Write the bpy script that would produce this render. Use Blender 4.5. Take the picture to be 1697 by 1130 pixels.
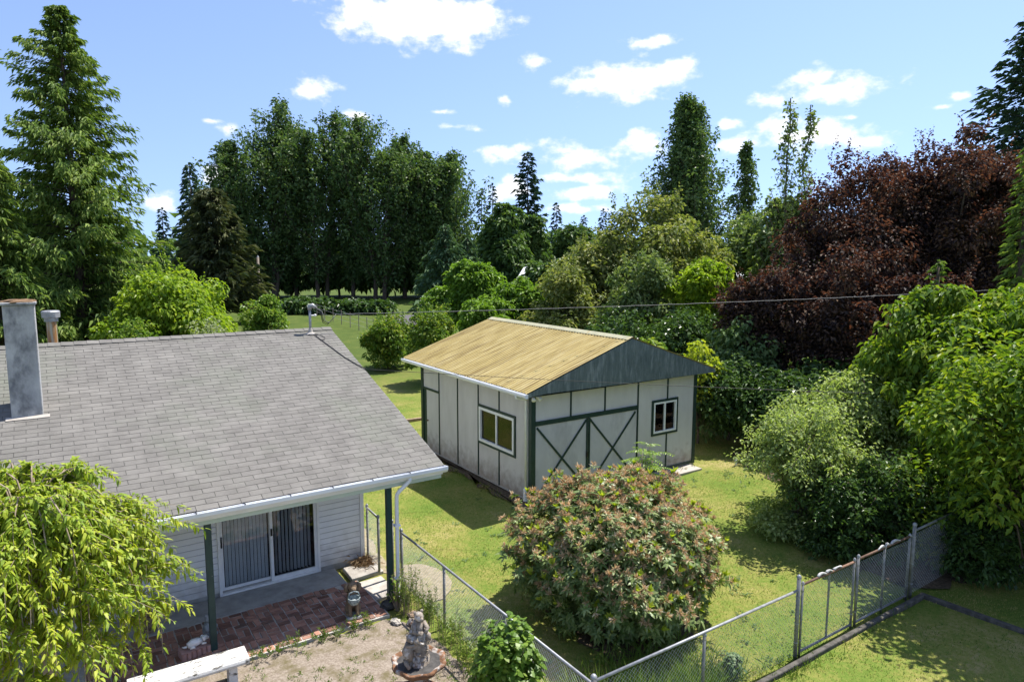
import bpy, math, random
import numpy as np
for o in list(bpy.data.objects): bpy.data.objects.remove(o)
rnd = random.Random(7); rng = np.random.default_rng(11)
SC = bpy.context.scene
COL = SC.collection
R_ = math.radians
# ------------------------------------------------------------------ camera
F_PX, PITCH, ROLL, YAW, CAM_H = 1139.126, 0.12487, 0.0016, 0.5893, 6.408   # solved from the shed's and house's edges
fw = np.array([math.sin(YAW)*math.cos(PITCH), math.cos(YAW)*math.cos(PITCH), -math.sin(PITCH)])
_r = np.array([math.cos(YAW), -math.sin(YAW), 0.0]); _u = np.cross(_r, fw)
CR = _r*math.cos(ROLL)+_u*math.sin(ROLL); CU = -_r*math.sin(ROLL)+_u*math.cos(ROLL)
CC = np.array([0, 0, CAM_H])
def ray(u, v): return fw+CR*(u-848.5)/F_PX-CU*(v-565)/F_PX
def ground(u, v, z=0.0): d = ray(u, v); return CC+d*(z-CAM_H)/d[2]
def at(u, v, dep): return CC+ray(u, v)*dep
def foot(u, dep, v=422): p = at(u, v, dep); return (p[0], p[1], 0.0)
def topz(v, dep): return float(at(848, v, dep)[2])
from mathutils import Matrix, Vector
cd = bpy.data.cameras.new('camera'); cam = bpy.data.objects.new('camera', cd); COL.objects.link(cam)
M = Matrix.Identity(4)
for i in range(3): M[i][0] = CR[i]; M[i][1] = CU[i]; M[i][2] = -fw[i]; M[i][3] = CC[i]
cam.matrix_world = M
cd.sensor_fit = 'HORIZONTAL'; cd.sensor_width = 36; cd.lens = F_PX/1697*36; cd.clip_start = .1; cd.clip_end = 6000
SC.camera = cam
# ------------------------------------------------------------------ light
SUN_EL, SUN_AZ = R_(62), R_(84)            # azimuth clockwise from +Y
sd = Vector((math.sin(SUN_AZ)*math.cos(SUN_EL), math.cos(SUN_AZ)*math.cos(SUN_EL), math.sin(SUN_EL)))
sl = bpy.data.lights.new('sun', 'SUN'); sl.energy = 4.3; sl.angle = R_(.53); sl.color = (1, .955, .88)
so = bpy.data.objects.new('sun', sl); COL.objects.link(so); so.rotation_euler = sd.to_track_quat('Z', 'Y').to_euler(); so.location = (0, 0, 60)
SC.view_settings.view_transform = 'Standard'; SC.view_settings.look = 'None'
SC.view_settings.exposure = 1.08; SC.view_settings.gamma = 1; SC.view_settings.use_curve_mapping = False
W = bpy.data.worlds.new('World'); SC.world = W; W.use_nodes = True
def build_world():
    nt = W.node_tree; nt.nodes.clear(); N = nt.nodes.new; L = nt.links.new
    out = N('ShaderNodeOutputWorld'); bg = N('ShaderNodeBackground'); L(bg.outputs[0], out.inputs[0])
    sky = N('ShaderNodeTexSky'); sky.sky_type = 'NISHITA'; sky.sun_disc = False; sky.sun_elevation = SUN_EL; sky.sun_rotation = SUN_AZ
    sky.altitude = 300; sky.air_density = 1.0; sky.dust_density = .2; sky.ozone_density = 1.8
    tint = N('ShaderNodeVectorMath'); tint.operation = 'MULTIPLY'; tint.inputs[1].default_value = (.84, .79, .84); L(sky.outputs[0], tint.inputs[0])
    tc = N('ShaderNodeTexCoord'); sp = N('ShaderNodeSeparateXYZ'); L(tc.outputs['Generated'], sp.inputs[0])
    # clear dry air: the sky stays blue down to the tree line (the dome is read a little above each direction)
    lf = N('ShaderNodeVectorMath'); lf.operation = 'MULTIPLY_ADD'; lf.inputs[1].default_value = (1, 1, .85); lf.inputs[2].default_value = (0, 0, .20); L(tc.outputs['Generated'], lf.inputs[0])
    lfn = N('ShaderNodeVectorMath'); lfn.operation = 'NORMALIZE'; L(lf.outputs[0], lfn.inputs[0]); L(lfn.outputs[0], sky.inputs[0])
    def m(op, a, b=None, c=None):
        n = N('ShaderNodeMath'); n.operation = op
        for i, q in enumerate((a, b, c)):
            if q is None: continue
            if isinstance(q, (int, float)): n.inputs[i].default_value = q
            else: L(q, n.inputs[i])
        return n.outputs[0]
    az = m('ARCTAN2', sp.outputs[0], sp.outputs[1]); el = m('ARCSINE', sp.outputs[2])
    cb = N('ShaderNodeCombineXYZ'); L(az, cb.inputs[0]); L(el, cb.inputs[1])
    n1 = N('ShaderNodeTexNoise'); n1.inputs['Scale'].default_value = 26; n1.inputs['Detail'].default_value = 7; n1.inputs['Roughness'].default_value = .58
    st = N('ShaderNodeVectorMath'); st.operation = 'MULTIPLY'; st.inputs[1].default_value = (1, 1.5, 1); L(cb.outputs[0], st.inputs[0]); L(st.outputs[0], n1.inputs['Vector'])
    n2 = N('ShaderNodeTexNoise'); n2.inputs['Scale'].default_value = 9; n2.inputs['Detail'].default_value = 5; L(st.outputs[0], n2.inputs['Vector'])
    # clouds (centre u, v, width, height in the photograph, turned into compass direction and elevation)
    cl = [(705,32,300,100),(640,20,190,60),(760,45,170,64),(515,147,84,42),(597,193,38,20),(886,105,46,34),(836,165,24,20),(1078,70,100,20),(1050,132,215,70),(975,138,100,36),(1120,115,90,50),
          (1392,146,190,56),(1370,132,110,40),(1268,168,66,28),(1205,205,52,26),(1350,222,210,52),(1300,212,90,44),(1430,236,90,26),(1412,195,42,15),(840,255,84,28),(862,246,40,24),(965,262,150,38),(940,250,80,26),(1062,243,76,52),
          (968,296,132,22),(965,318,140,28),(950,346,110,16),(842,316,76,40),(790,215,38,13),(747,210,42,9),(725,186,38,8),(350,201,44,9),(376,214,34,18),(368,290,80,44),(268,335,70,30),(1590,160,60,16),(1560,178,50,11),(1215,240,60,30)]
    acc = None
    for (u, v, w, h) in cl:
        d = ray(u, v); d = d/np.linalg.norm(d); A = math.atan2(d[0], d[1]); E_ = math.asin(d[2])
        q = ray(u+w/2, v); q = q/np.linalg.norm(q); ra = abs(math.atan2(q[0], q[1])-A)
        q = ray(u, v-h/2); q = q/np.linalg.norm(q); re = abs(math.asin(q[2])-E_)
        s1 = N('ShaderNodeVectorMath'); s1.operation = 'SUBTRACT'; s1.inputs[1].default_value = (A, E_, 0); L(cb.outputs[0], s1.inputs[0])
        s2 = N('ShaderNodeVectorMath'); s2.operation = 'MULTIPLY'; s2.inputs[1].default_value = (1/ra, 1/re, 0); L(s1.outputs[0], s2.inputs[0])
        s3 = N('ShaderNodeVectorMath'); s3.operation = 'LENGTH'; L(s2.outputs[0], s3.inputs[0])
        f = m('SUBTRACT', 1.0, s3.outputs['Value'])
        # small clouds have a thin edge: scale to angular size
        f = m('MULTIPLY', f, min(1.0, .35+re*16))
        acc = f if acc is None else m('SMOOTH_MAX', acc, f, .12)
    # beyond the frame the same kind of fair-weather clouds goes on
    d0 = at(848, 300, 1)-CC; d0 = d0/np.linalg.norm(d0)
    dt = N('ShaderNodeVectorMath'); dt.operation = 'DOT_PRODUCT'; L(tc.outputs['Generated'], dt.inputs[0]); dt.inputs[1].default_value = tuple(d0)
    offm = N('ShaderNodeMapRange'); L(dt.outputs['Value'], offm.inputs[0]); offm.inputs[1].default_value = .76; offm.inputs[2].default_value = .66
    n3 = N('ShaderNodeTexNoise'); n3.inputs['Scale'].default_value = 5; n3.inputs['Detail'].default_value = 2; L(st.outputs[0], n3.inputs['Vector'])
    far = m('SUBTRACT', m('MULTIPLY', m('SUBTRACT', n3.outputs[0], .58), 5.0), m('MULTIPLY', m('SUBTRACT', 1.0, offm.outputs[0]), 4.0))
    acc = m('MAXIMUM', acc, far)
    nn = m('MULTIPLY', m('SUBTRACT', n1.outputs[0], .5), 1.9); nn = m('ADD', nn, m('MULTIPLY', m('SUBTRACT', n2.outputs[0], .5), .7))
    acc = m('MAXIMUM', acc, -1.0)
    den = m('ADD', acc, nn)
    mr = N('ShaderNodeMapRange'); mr.interpolation_type = 'SMOOTHSTEP'; L(den, mr.inputs[0]); mr.inputs[1].default_value = -.12; mr.inputs[2].default_value = .50
    hor = N('ShaderNodeMapRange'); L(sp.outputs[2], hor.inputs[0]); hor.inputs[1].default_value = .0; hor.inputs[2].default_value = .03
    fac = m('MULTIPLY', m('MULTIPLY', mr.outputs[0], .95), hor.outputs[0])
    # thicker parts of a cloud are whiter
    cr = N('ShaderNodeMapRange'); L(den, cr.inputs[0]); cr.inputs[1].default_value = .1; cr.inputs[2].default_value = .8; cr.inputs[3].default_value = 4.4; cr.inputs[4].default_value = 5.4
    cc = N('ShaderNodeVectorMath'); cc.operation = 'SCALE'; cc.inputs[0].default_value = (1, 1, 1.01); L(cr.outputs[0], cc.inputs['Scale'])
    mx = N('ShaderNodeMix'); mx.data_type = 'RGBA'; L(fac, mx.inputs[0]); L(tint.outputs[0], mx.inputs[6]); L(cc.outputs[0], mx.inputs[7])
    L(mx.outputs[2], bg.inputs[0]); bg.inputs[1].default_value = .14
build_world()
# ------------------------------------------------------------------ materials
MATS = {}
def new_mat(name):
    m = bpy.data.materials.new(name); m.use_nodes = True; MATS[name] = m
    nt = m.node_tree; nt.nodes.clear(); return m, nt, nt.nodes.new, nt.links.new
def ramp(N, stops):
    r = N('ShaderNodeValToRGB'); e = r.color_ramp.elements
    while len(e) < len(stops): e.new(.5)
    for k, (p, c) in zip(e, stops): k.position = p; k.color = (*c, 1)
    return r
def surf(name, c1, c2, scale=6, rough=.7, bump=.15, bscale=60, stops=None, metal=0, spec=.4, stretch=(1,1,1), c3=None, c3_scale=1.2, c3_lo=.55, c3_hi=.7, vary=0.0, dirt=None):
    m, nt, N, L = new_mat(name)
    out = N('ShaderNodeOutputMaterial'); p = N('ShaderNodeBsdfPrincipled'); L(p.outputs[0], out.inputs[0])
    tc = N('ShaderNodeTexCoord'); geo = N('ShaderNodeNewGeometry')
    mp = N('ShaderNodeMapping'); mp.inputs['Scale'].default_value = stretch; L(geo.outputs['Position'], mp.inputs[0])
    n = N('ShaderNodeTexNoise'); n.inputs['Scale'].default_value = scale; n.inputs['Detail'].default_value = 6; n.inputs['Roughness'].default_value = .6; L(mp.outputs[0], n.inputs['Vector'])
    r = ramp(N, stops or [(.35, c1), (.65, c2)]); L(n.outputs[0], r.inputs[0]); col = r.outputs[0]
    if c3 is not None:
        n3 = N('ShaderNodeTexNoise'); n3.inputs['Scale'].default_value = c3_scale; n3.inputs['Detail'].default_value = 8; n3.inputs['Roughness'].default_value = .65; L(mp.outputs[0], n3.inputs['Vector'])
        mr = N('ShaderNodeMapRange'); L(n3.outputs[0], mr.inputs[0]); mr.inputs[1].default_value = c3_lo; mr.inputs[2].default_value = c3_hi
        mx = N('ShaderNodeMix'); mx.data_type = 'RGBA'; L(mr.outputs[0], mx.inputs[0]); L(col, mx.inputs[6]); mx.inputs[7].default_value = (*c3, 1); col = mx.outputs[2]
    if dirt:      # rain-splash dirt along the foot of the wall
        sz = N('ShaderNodeSeparateXYZ'); L(geo.outputs['Position'], sz.inputs[0]); dn = N('ShaderNodeTexNoise'); dn.inputs['Scale'].default_value = 5; dn.inputs['Detail'].default_value = 6; L(geo.outputs['Position'], dn.inputs['Vector'])
        da = N('ShaderNodeMath'); da.operation = 'MULTIPLY_ADD'; L(dn.outputs[0], da.inputs[0]); da.inputs[1].default_value = -1.1; L(sz.outputs[2], da.inputs[2])
        dm = N('ShaderNodeMapRange'); L(da.outputs[0], dm.inputs[0]); dm.inputs[1].default_value = -.50; dm.inputs[2].default_value = .1; dm.inputs[3].default_value = .75; dm.inputs[4].default_value = 0
        dx_ = N('ShaderNodeMix'); dx_.data_type = 'RGBA'; L(dm.outputs[0], dx_.inputs[0]); L(col, dx_.inputs[6]); dx_.inputs[7].default_value = (*dirt, 1); col = dx_.outputs[2]
    if vary:
        oi = N('ShaderNodeObjectInfo'); ad = N('ShaderNodeMath'); ad.operation = 'ADD'; L(oi.outputs['Random'], ad.inputs[0]); L(geo.outputs['Random Per Island'], ad.inputs[1])
        fr = N('ShaderNodeMath'); fr.operation = 'FRACT'; L(ad.outputs[0], fr.inputs[0])
        mv = N('ShaderNodeMapRange'); L(fr.outputs[0], mv.inputs[0]); mv.inputs[3].default_value = 1-vary; mv.inputs[4].default_value = 1+vary
        vs = N('ShaderNodeVectorMath'); vs.operation = 'SCALE'; L(col, vs.inputs[0]); L(mv.outputs[0], vs.inputs['Scale']); col = vs.outputs[0]
    L(col, p.inputs['Base Color']); p.inputs['Roughness'].default_value = rough; p.inputs['Metallic'].default_value = metal; p.inputs['Specular IOR Level'].default_value = spec
    if bump:
        b = N('ShaderNodeTexNoise'); b.inputs['Scale'].default_value = bscale; b.inputs['Detail'].default_value = 4; L(mp.outputs[0], b.inputs['Vector'])
        bp = N('ShaderNodeBump'); bp.inputs['Strength'].default_value = bump; bp.inputs['Distance'].default_value = .01; L(b.outputs[0], bp.inputs['Height']); L(bp.outputs[0], p.inputs['Normal'])
    return m
def leafm(name, cols, trans=.35, rough=.5, tcol=None, spec=.25, namp=1.1, nscale=.9):
    """leaf: each leaf (mesh island) takes its own tint"""
    m, nt, N, L = new_mat(name)
    out = N('ShaderNodeOutputMaterial'); p = N('ShaderNodeBsdfPrincipled'); t = N('ShaderNodeBsdfTranslucent'); mix = N('ShaderNodeMixShader')
    geo = N('ShaderNodeNewGeometry'); k = len(cols)
    r = ramp(N, [(i/(k-1) if k > 1 else 0, c) for i, c in enumerate(cols)])
    n = N('ShaderNodeTexNoise'); n.inputs['Scale'].default_value = nscale; n.inputs['Detail'].default_value = 3; L(geo.outputs['Position'], n.inputs['Vector'])
    a = N('ShaderNodeMath'); a.operation = 'MULTIPLY_ADD'; L(n.outputs[0], a.inputs[0]); a.inputs[1].default_value = namp; a.inputs[2].default_value = -namp/2
    b = N('ShaderNodeMath'); b.operation = 'ADD'; L(a.outputs[0], b.inputs[0]); L(geo.outputs['Random Per Island'], b.inputs[1]); b.use_clamp = True
    L(b.outputs[0], r.inputs[0])
    L(r.outputs[0], p.inputs['Base Color']); p.inputs['Roughness'].default_value = rough; p.inputs['Specular IOR Level'].default_value = spec
    vm = N('ShaderNodeVectorMath'); vm.operation = 'MULTIPLY'; vm.inputs[1].default_value = tcol or (1.35, 1.45, .6); L(r.outputs[0], vm.inputs[0]); L(vm.outputs[0], t.inputs[0])
    mix.inputs[0].default_value = trans; L(p.outputs[0], mix.inputs[1]); L(t.outputs[0], mix.inputs[2]); L(mix.outputs[0], out.inputs[0])
    return m
def glassm(name, tint=(.75,.8,.8), refl=.10):
    m, nt, N, L = new_mat(name)
    out = N('ShaderNodeOutputMaterial'); tr = N('ShaderNodeBsdfTransparent'); gl = N('ShaderNodeBsdfGlossy'); mix = N('ShaderNodeMixShader'); fr = N('ShaderNodeFresnel')
    fr.inputs[0].default_value = 1.6; tr.inputs[0].default_value = (*tint, 1); gl.inputs['Roughness'].default_value = .02
    ad = N('ShaderNodeMath'); ad.operation = 'ADD'; ad.inputs[1].default_value = refl; L(fr.outputs[0], ad.inputs[0])
    L(ad.outputs[0], mix.inputs[0]); L(tr.outputs[0], mix.inputs[1]); L(gl.outputs[0], mix.inputs[2]); L(mix.outputs[0], out.inputs[0]); return m
def lawn_mat():
    m, nt, N, L = new_mat('lawn')
    out = N('ShaderNodeOutputMaterial'); p = N('ShaderNodeBsdfPrincipled'); L(p.outputs[0], out.inputs[0]); p.inputs['Roughness'].default_value = .9; p.inputs['Specular IOR Level'].default_value = .1
    geo = N('ShaderNodeNewGeometry')
    def noise(s, d=5, r=.6):
        n = N('ShaderNodeTexNoise'); n.inputs['Scale'].default_value = s; n.inputs['Detail'].default_value = d; n.inputs['Roughness'].default_value = r; L(geo.outputs['Position'], n.inputs['Vector']); return n.outputs[0]
    a = ramp(N, [(.30, (.075,.135,.02)), (.45, (.125,.18,.03)), (.56, (.215,.215,.055)), (.67, (.34,.28,.125))])
    mixn = N('ShaderNodeMath'); mixn.operation = 'MULTIPLY_ADD'; L(noise(14, 6, .7), mixn.inputs[0]); mixn.inputs[1].default_value = .45
    mm = N('ShaderNodeMath'); mm.operation = 'MULTIPLY'; L(noise(.55, 5, .6), mm.inputs[0]); mm.inputs[1].default_value = .58; L(mm.outputs[0], mixn.inputs[2]); L(mixn.outputs[0], a.inputs[0])
    # the back field is lusher than the dry front lawn
    b = ramp(N, [(.3, (.045,.075,.016)), (.55, (.075,.105,.022)), (.75, (.13,.135,.035))]); L(noise(.8, 7, .7), b.inputs[0])
    sp = N('ShaderNodeSeparateXYZ'); L(geo.outputs['Position'], sp.inputs[0])
    mr = N('ShaderNodeMapRange'); L(sp.outputs[1], mr.inputs[0]); mr.inputs[1].default_value = 24; mr.inputs[2].default_value = 42; mr.interpolation_type = 'SMOOTHSTEP'
    mx = N('ShaderNodeMix'); mx.data_type = 'RGBA'; L(mr.outputs[0], mx.inputs[0]); L(a.outputs[0], mx.inputs[6]); L(b.outputs[0], mx.inputs[7]); L(mx.outputs[2], p.inputs['Base Color'])
    bp = N('ShaderNodeBump'); bp.inputs['Strength'].default_value = .7; bp.inputs['Distance'].default_value = .03; L(noise(45, 4, .7), bp.inputs['Height']); L(bp.outputs[0], p.inputs['Normal'])
    return m
lawn_mat()
surf('gravel', (.175,.14,.108), (.30,.255,.21), 30, .95, .6, 90, c3=(.13,.11,.06), c3_scale=3.2, c3_lo=.48, c3_hi=.66, spec=.1)
surf('soil', (.06,.045,.03), (.14,.105,.07), 14, .95, .6, 60, spec=.1)
surf('dry_soil', (.19,.165,.10), (.31,.26,.185), 9, .95, .4, 80, c3=(.20,.2,.07), c3_scale=3, c3_lo=.55, c3_hi=.68, spec=.1)
surf('shingle', (.142,.134,.122), (.185,.175,.159), 3, .9, .5, 220, vary=.08, spec=.2, c3=(.148,.156,.124), c3_scale=.45, c3_lo=.5, c3_hi=.75)
surf('roof_underlay', (.03,.03,.03), (.05,.05,.05), 5, .9, 0)
surf('white_siding', (.77,.77,.78), (.82,.82,.825), 3, .5, .05, 30, c3=(.5,.48,.44), c3_scale=1.5, c3_lo=.7, c3_hi=.95, dirt=(.42,.38,.33))
surf('siding_gap_shade', (.36,.36,.37), (.42,.42,.43), 3, .8, 0)  # carcass grey: shade under each lap board put into the colour
surf('white_paint', (.74,.74,.74), (.82,.82,.81), 5, .4, .04, 40)
surf('gutter_white', (.72,.73,.75), (.82,.83,.84), 2, .35, .03, 20, c3=(.45,.44,.42), c3_scale=3, c3_lo=.66, c3_hi=.85)
surf('pale_green_paint', (.46,.55,.47), (.55,.62,.54), 4, .6, .05, 30)
surf('green_post', (.012,.038,.036), (.022,.055,.05), 6, .45, .1, 40, c3=(.42,.43,.40), c3_scale=9, c3_lo=.66, c3_hi=.69)
surf('green_trim', (.006,.026,.021), (.014,.042,.034), 8, .5, .1, 60)
surf('gable_green', (.075,.10,.096), (.12,.148,.14), 5, .75, .2, 50, c3=(.27,.30,.29), c3_scale=2.2, c3_lo=.5, c3_hi=.76, stretch=(3,3,.6))
surf('shed_panel', (.52,.50,.48), (.60,.58,.56), 2.2, .75, .25, 90, c3=(.40,.38,.36), c3_scale=1.1, c3_lo=.55, c3_hi=.8, stretch=(1,1,.35), dirt=(.20,.16,.12))
surf('shed_door_panel', (.44,.43,.43), (.52,.51,.50), 2.0, .75, .25, 90, c3=(.30,.29,.29), c3_scale=1.6, c3_lo=.52, c3_hi=.8, stretch=(1,1,.5))
def tin_mat():
    m, nt, N, L = new_mat('tin_roof')
    out = N('ShaderNodeOutputMaterial'); p = N('ShaderNodeBsdfPrincipled'); L(p.outputs[0], out.inputs[0]); geo = N('ShaderNodeNewGeometry')
    def noise(st, s, d=6, r=.6):
        mp = N('ShaderNodeMapping'); mp.inputs['Scale'].default_value = st; L(geo.outputs['Position'], mp.inputs[0])
        n = N('ShaderNodeTexNoise'); n.inputs['Scale'].default_value = s; n.inputs['Detail'].default_value = d; n.inputs['Roughness'].default_value = r; L(mp.outputs[0], n.inputs['Vector']); return n.outputs[0]
    a = ramp(N, [(.3, (.30,.225,.075)), (.5, (.40,.315,.125)), (.72, (.49,.41,.20))]); L(noise((.5, 3, .5), 2.2), a.inputs[0])
    mr = N('ShaderNodeMapRange'); L(noise((.30, 11, .30), 1.6, 6, .65), mr.inputs[0]); mr.inputs[1].default_value = .50; mr.inputs[2].default_value = .66; mr.inputs[4].default_value = .8
    mx = N('ShaderNodeMix'); mx.data_type = 'RGBA'; L(mr.outputs[0], mx.inputs[0]); L(a.outputs[0], mx.inputs[6]); mx.inputs[7].default_value = (.15,.095,.035,1)
    L(mx.outputs[2], p.inputs['Base Color']); p.inputs['Roughness'].default_value = .65; p.inputs['Specular IOR Level'].default_value = .25
tin_mat()
surf('ridge_tin', (.30,.29,.18), (.40,.38,.25), 4, .6, .05, 30, c3=(.3,.24,.1), c3_scale=4)
surf('concrete', (.30,.295,.275), (.41,.40,.375), 5, .9, .25, 90, c3=(.2,.19,.17), c3_scale=1.6, c3_lo=.55, c3_hi=.8, spec=.2)
surf('light_concrete', (.33,.30,.265), (.44,.41,.365), 7, .9, .25, 90, spec=.2, c3=(.33,.29,.25), c3_scale=2.5)
surf('mortar', (.36,.34,.31), (.48,.46,.42), 16, .95, .4, 90, spec=.1)
surf('brick', (.25,.125,.09), (.36,.195,.14), 9, .85, .5, 70, vary=.42, spec=.25, c3=(.15,.125,.11), c3_scale=4.5, c3_lo=.52, c3_hi=.72)
surf('kerb', (.06,.057,.05), (.13,.12,.105), 9, .95, .4, 60, spec=.1)
surf('stucco', (.29,.29,.29), (.46,.455,.445), 4, .9, .7, 40, c3=(.10,.105,.115), c3_scale=2.6, c3_lo=.49, c3_hi=.68, stretch=(1,1,.6))
surf('moss_cap', (.10,.06,.03), (.20,.12,.06), 14, .95, .8, 60, c3=(.42,.40,.38), c3_scale=5, c3_lo=.6, c3_hi=.66)
surf('rusty_pipe', (.28,.27,.20), (.40,.38,.30), 6, .6, .05, 30, c3=(.27,.13,.04), c3_scale=3, c3_lo=.44, c3_hi=.56, stretch=(3,3,.25))
surf('galvanised', (.22,.225,.235), (.34,.345,.355), 12, .5, .05, 60, metal=.3)
surf('old_galvanised', (.17,.17,.165), (.27,.27,.26), 12, .55, .1, 60, metal=.4)
surf('rusty_rail', (.13,.075,.05), (.24,.14,.09), 14, .8, .3, 60)
surf('wire_grey', (.42,.43,.43), (.52,.53,.53), 8, .5, 0, metal=.2)
surf('cable_black', (.015,.015,.016), (.03,.03,.03), 8, .6, 0)
surf('cable_grey', (.07,.07,.075), (.27,.27,.27), 30, .6, 0)
surf('blind', (.55,.58,.62), (.62,.65,.69), 3, .7, 0)
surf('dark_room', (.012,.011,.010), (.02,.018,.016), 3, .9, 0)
surf('black_plastic', (.01,.01,.01), (.02,.02,.02), 3, .4, 0)
surf('bench_white', (.48,.47,.45), (.60,.59,.56), 6, .8, .5, 60, c3=(.07,.065,.055), c3_scale=11, c3_lo=.54, c3_hi=.62, stretch=(.5,1.6,1))
surf('statue_stone', (.16,.13,.10), (.34,.29,.24), 11, .95, .8, 50, c3=(.50,.48,.45), c3_scale=7, c3_lo=.52, c3_hi=.6)
surf('statue_brown', (.13,.09,.055), (.25,.18,.115), 14, .9, .6, 60)
surf('statue_grey', (.20,.215,.22), (.33,.35,.36), 10, .85, .4, 60)
surf('basket_blue', (.10,.15,.165), (.38,.42,.42), 26, .6, .5, 60)
surf('rust_stone', (.09,.045,.022), (.24,.115,.055), 9, .9, .8, 50, c3=(.40,.37,.34), c3_scale=6, c3_lo=.48, c3_hi=.6)
surf('white_ceramic', (.68,.68,.66), (.78,.78,.76), 8, .4, .1, 40, c3=(.05,.05,.05), c3_scale=14, c3_lo=.66, c3_hi=.7)
surf('pink_block', (.33,.19,.165), (.42,.26,.23), 12, .9, .4, 60)
surf('dark_rock', (.03,.028,.027), (.075,.07,.065), 9, .8, .6, 30)
surf('bark', (.055,.042,.03), (.13,.10,.075), 12, .95, .8, 40, stretch=(1,1,.3))
surf('bark_grey', (.13,.115,.10), (.25,.225,.20), 12, .95, .6, 40, stretch=(1,1,.3))
surf('twig', (.22,.17,.12), (.34,.27,.2), 12, .9, .2, 40)
surf('wood_pole', (.17,.14,.11), (.26,.22,.18), 8, .9, .3, 40, stretch=(1,1,.2))
surf('timber', (.22,.15,.10), (.34,.25,.18), 8, .9, .3, 40)
surf('old_roof', (.075,.07,.075), (.12,.11,.115), 8, .9, .2, 40)
surf('far_wall', (.55,.56,.57), (.65,.66,.67), 1, .8, 0)
surf('cloth_rag', (.36,.35,.33), (.5,.49,.47), 12, .95, .5, 60)
surf('leaf_litter', (.22,.14,.07), (.40,.28,.15), 20, .95, .3, 60, vary=.3)
glassm('glass', (.9,.92,.92), -.01); glassm('shed_glass', (.6,.6,.58), -.012)
# ------------------------------------------------------------------ mesh helpers
def rawmesh(name, V, Fs, smooth=False):
    """V (n,3); Fs list of int arrays (k, 3) or (k, 4)"""
    me = bpy.data.meshes.new(name); V = np.asarray(V, np.float32)
    me.vertices.add(len(V)); me.vertices.foreach_set('co', V.ravel())
    idx = np.concatenate([np.asarray(f, np.int32).ravel() for f in Fs]) if Fs else np.zeros(0, np.int32)
    tot = np.concatenate([np.full(len(f), np.asarray(f).shape[1], np.int32) for f in Fs])
    st = np.concatenate([[0], np.cumsum(tot)[:-1]]).astype(np.int32)
    me.loops.add(len(idx)); me.loops.foreach_set('vertex_index', idx)
    me.polygons.add(len(tot)); me.polygons.foreach_set('loop_start', st)
    me.polygons.foreach_set('use_smooth', np.full(len(tot), smooth, bool))
    me.update(calc_edges=True); me.validate(); return me
def link(name, me, mat, parent=None, kind=None):
    o = bpy.data.objects.new(name, me); COL.objects.link(o)
    if mat is not None: me.materials.append(MATS[mat])
    if parent is not None: o.parent = parent
    if kind: o['kind'] = kind
    return o
def tag(o, label, cat, group=None):
    o['label'] = label; o['category'] = cat
    if group: o['group'] = group
    return o
def thing(name, label, cat, loc=(0,0,0), rz=0, group=None):
    o = bpy.data.objects.new(name, None); COL.objects.link(o); o.location = loc; o.rotation_euler = (0, 0, rz); o.empty_display_size = .2
    return tag(o, label, cat, group)
def unit(a): a = np.asarray(a, float); return a/(np.linalg.norm(a, axis=-1, keepdims=True)+1e-12)
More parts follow.
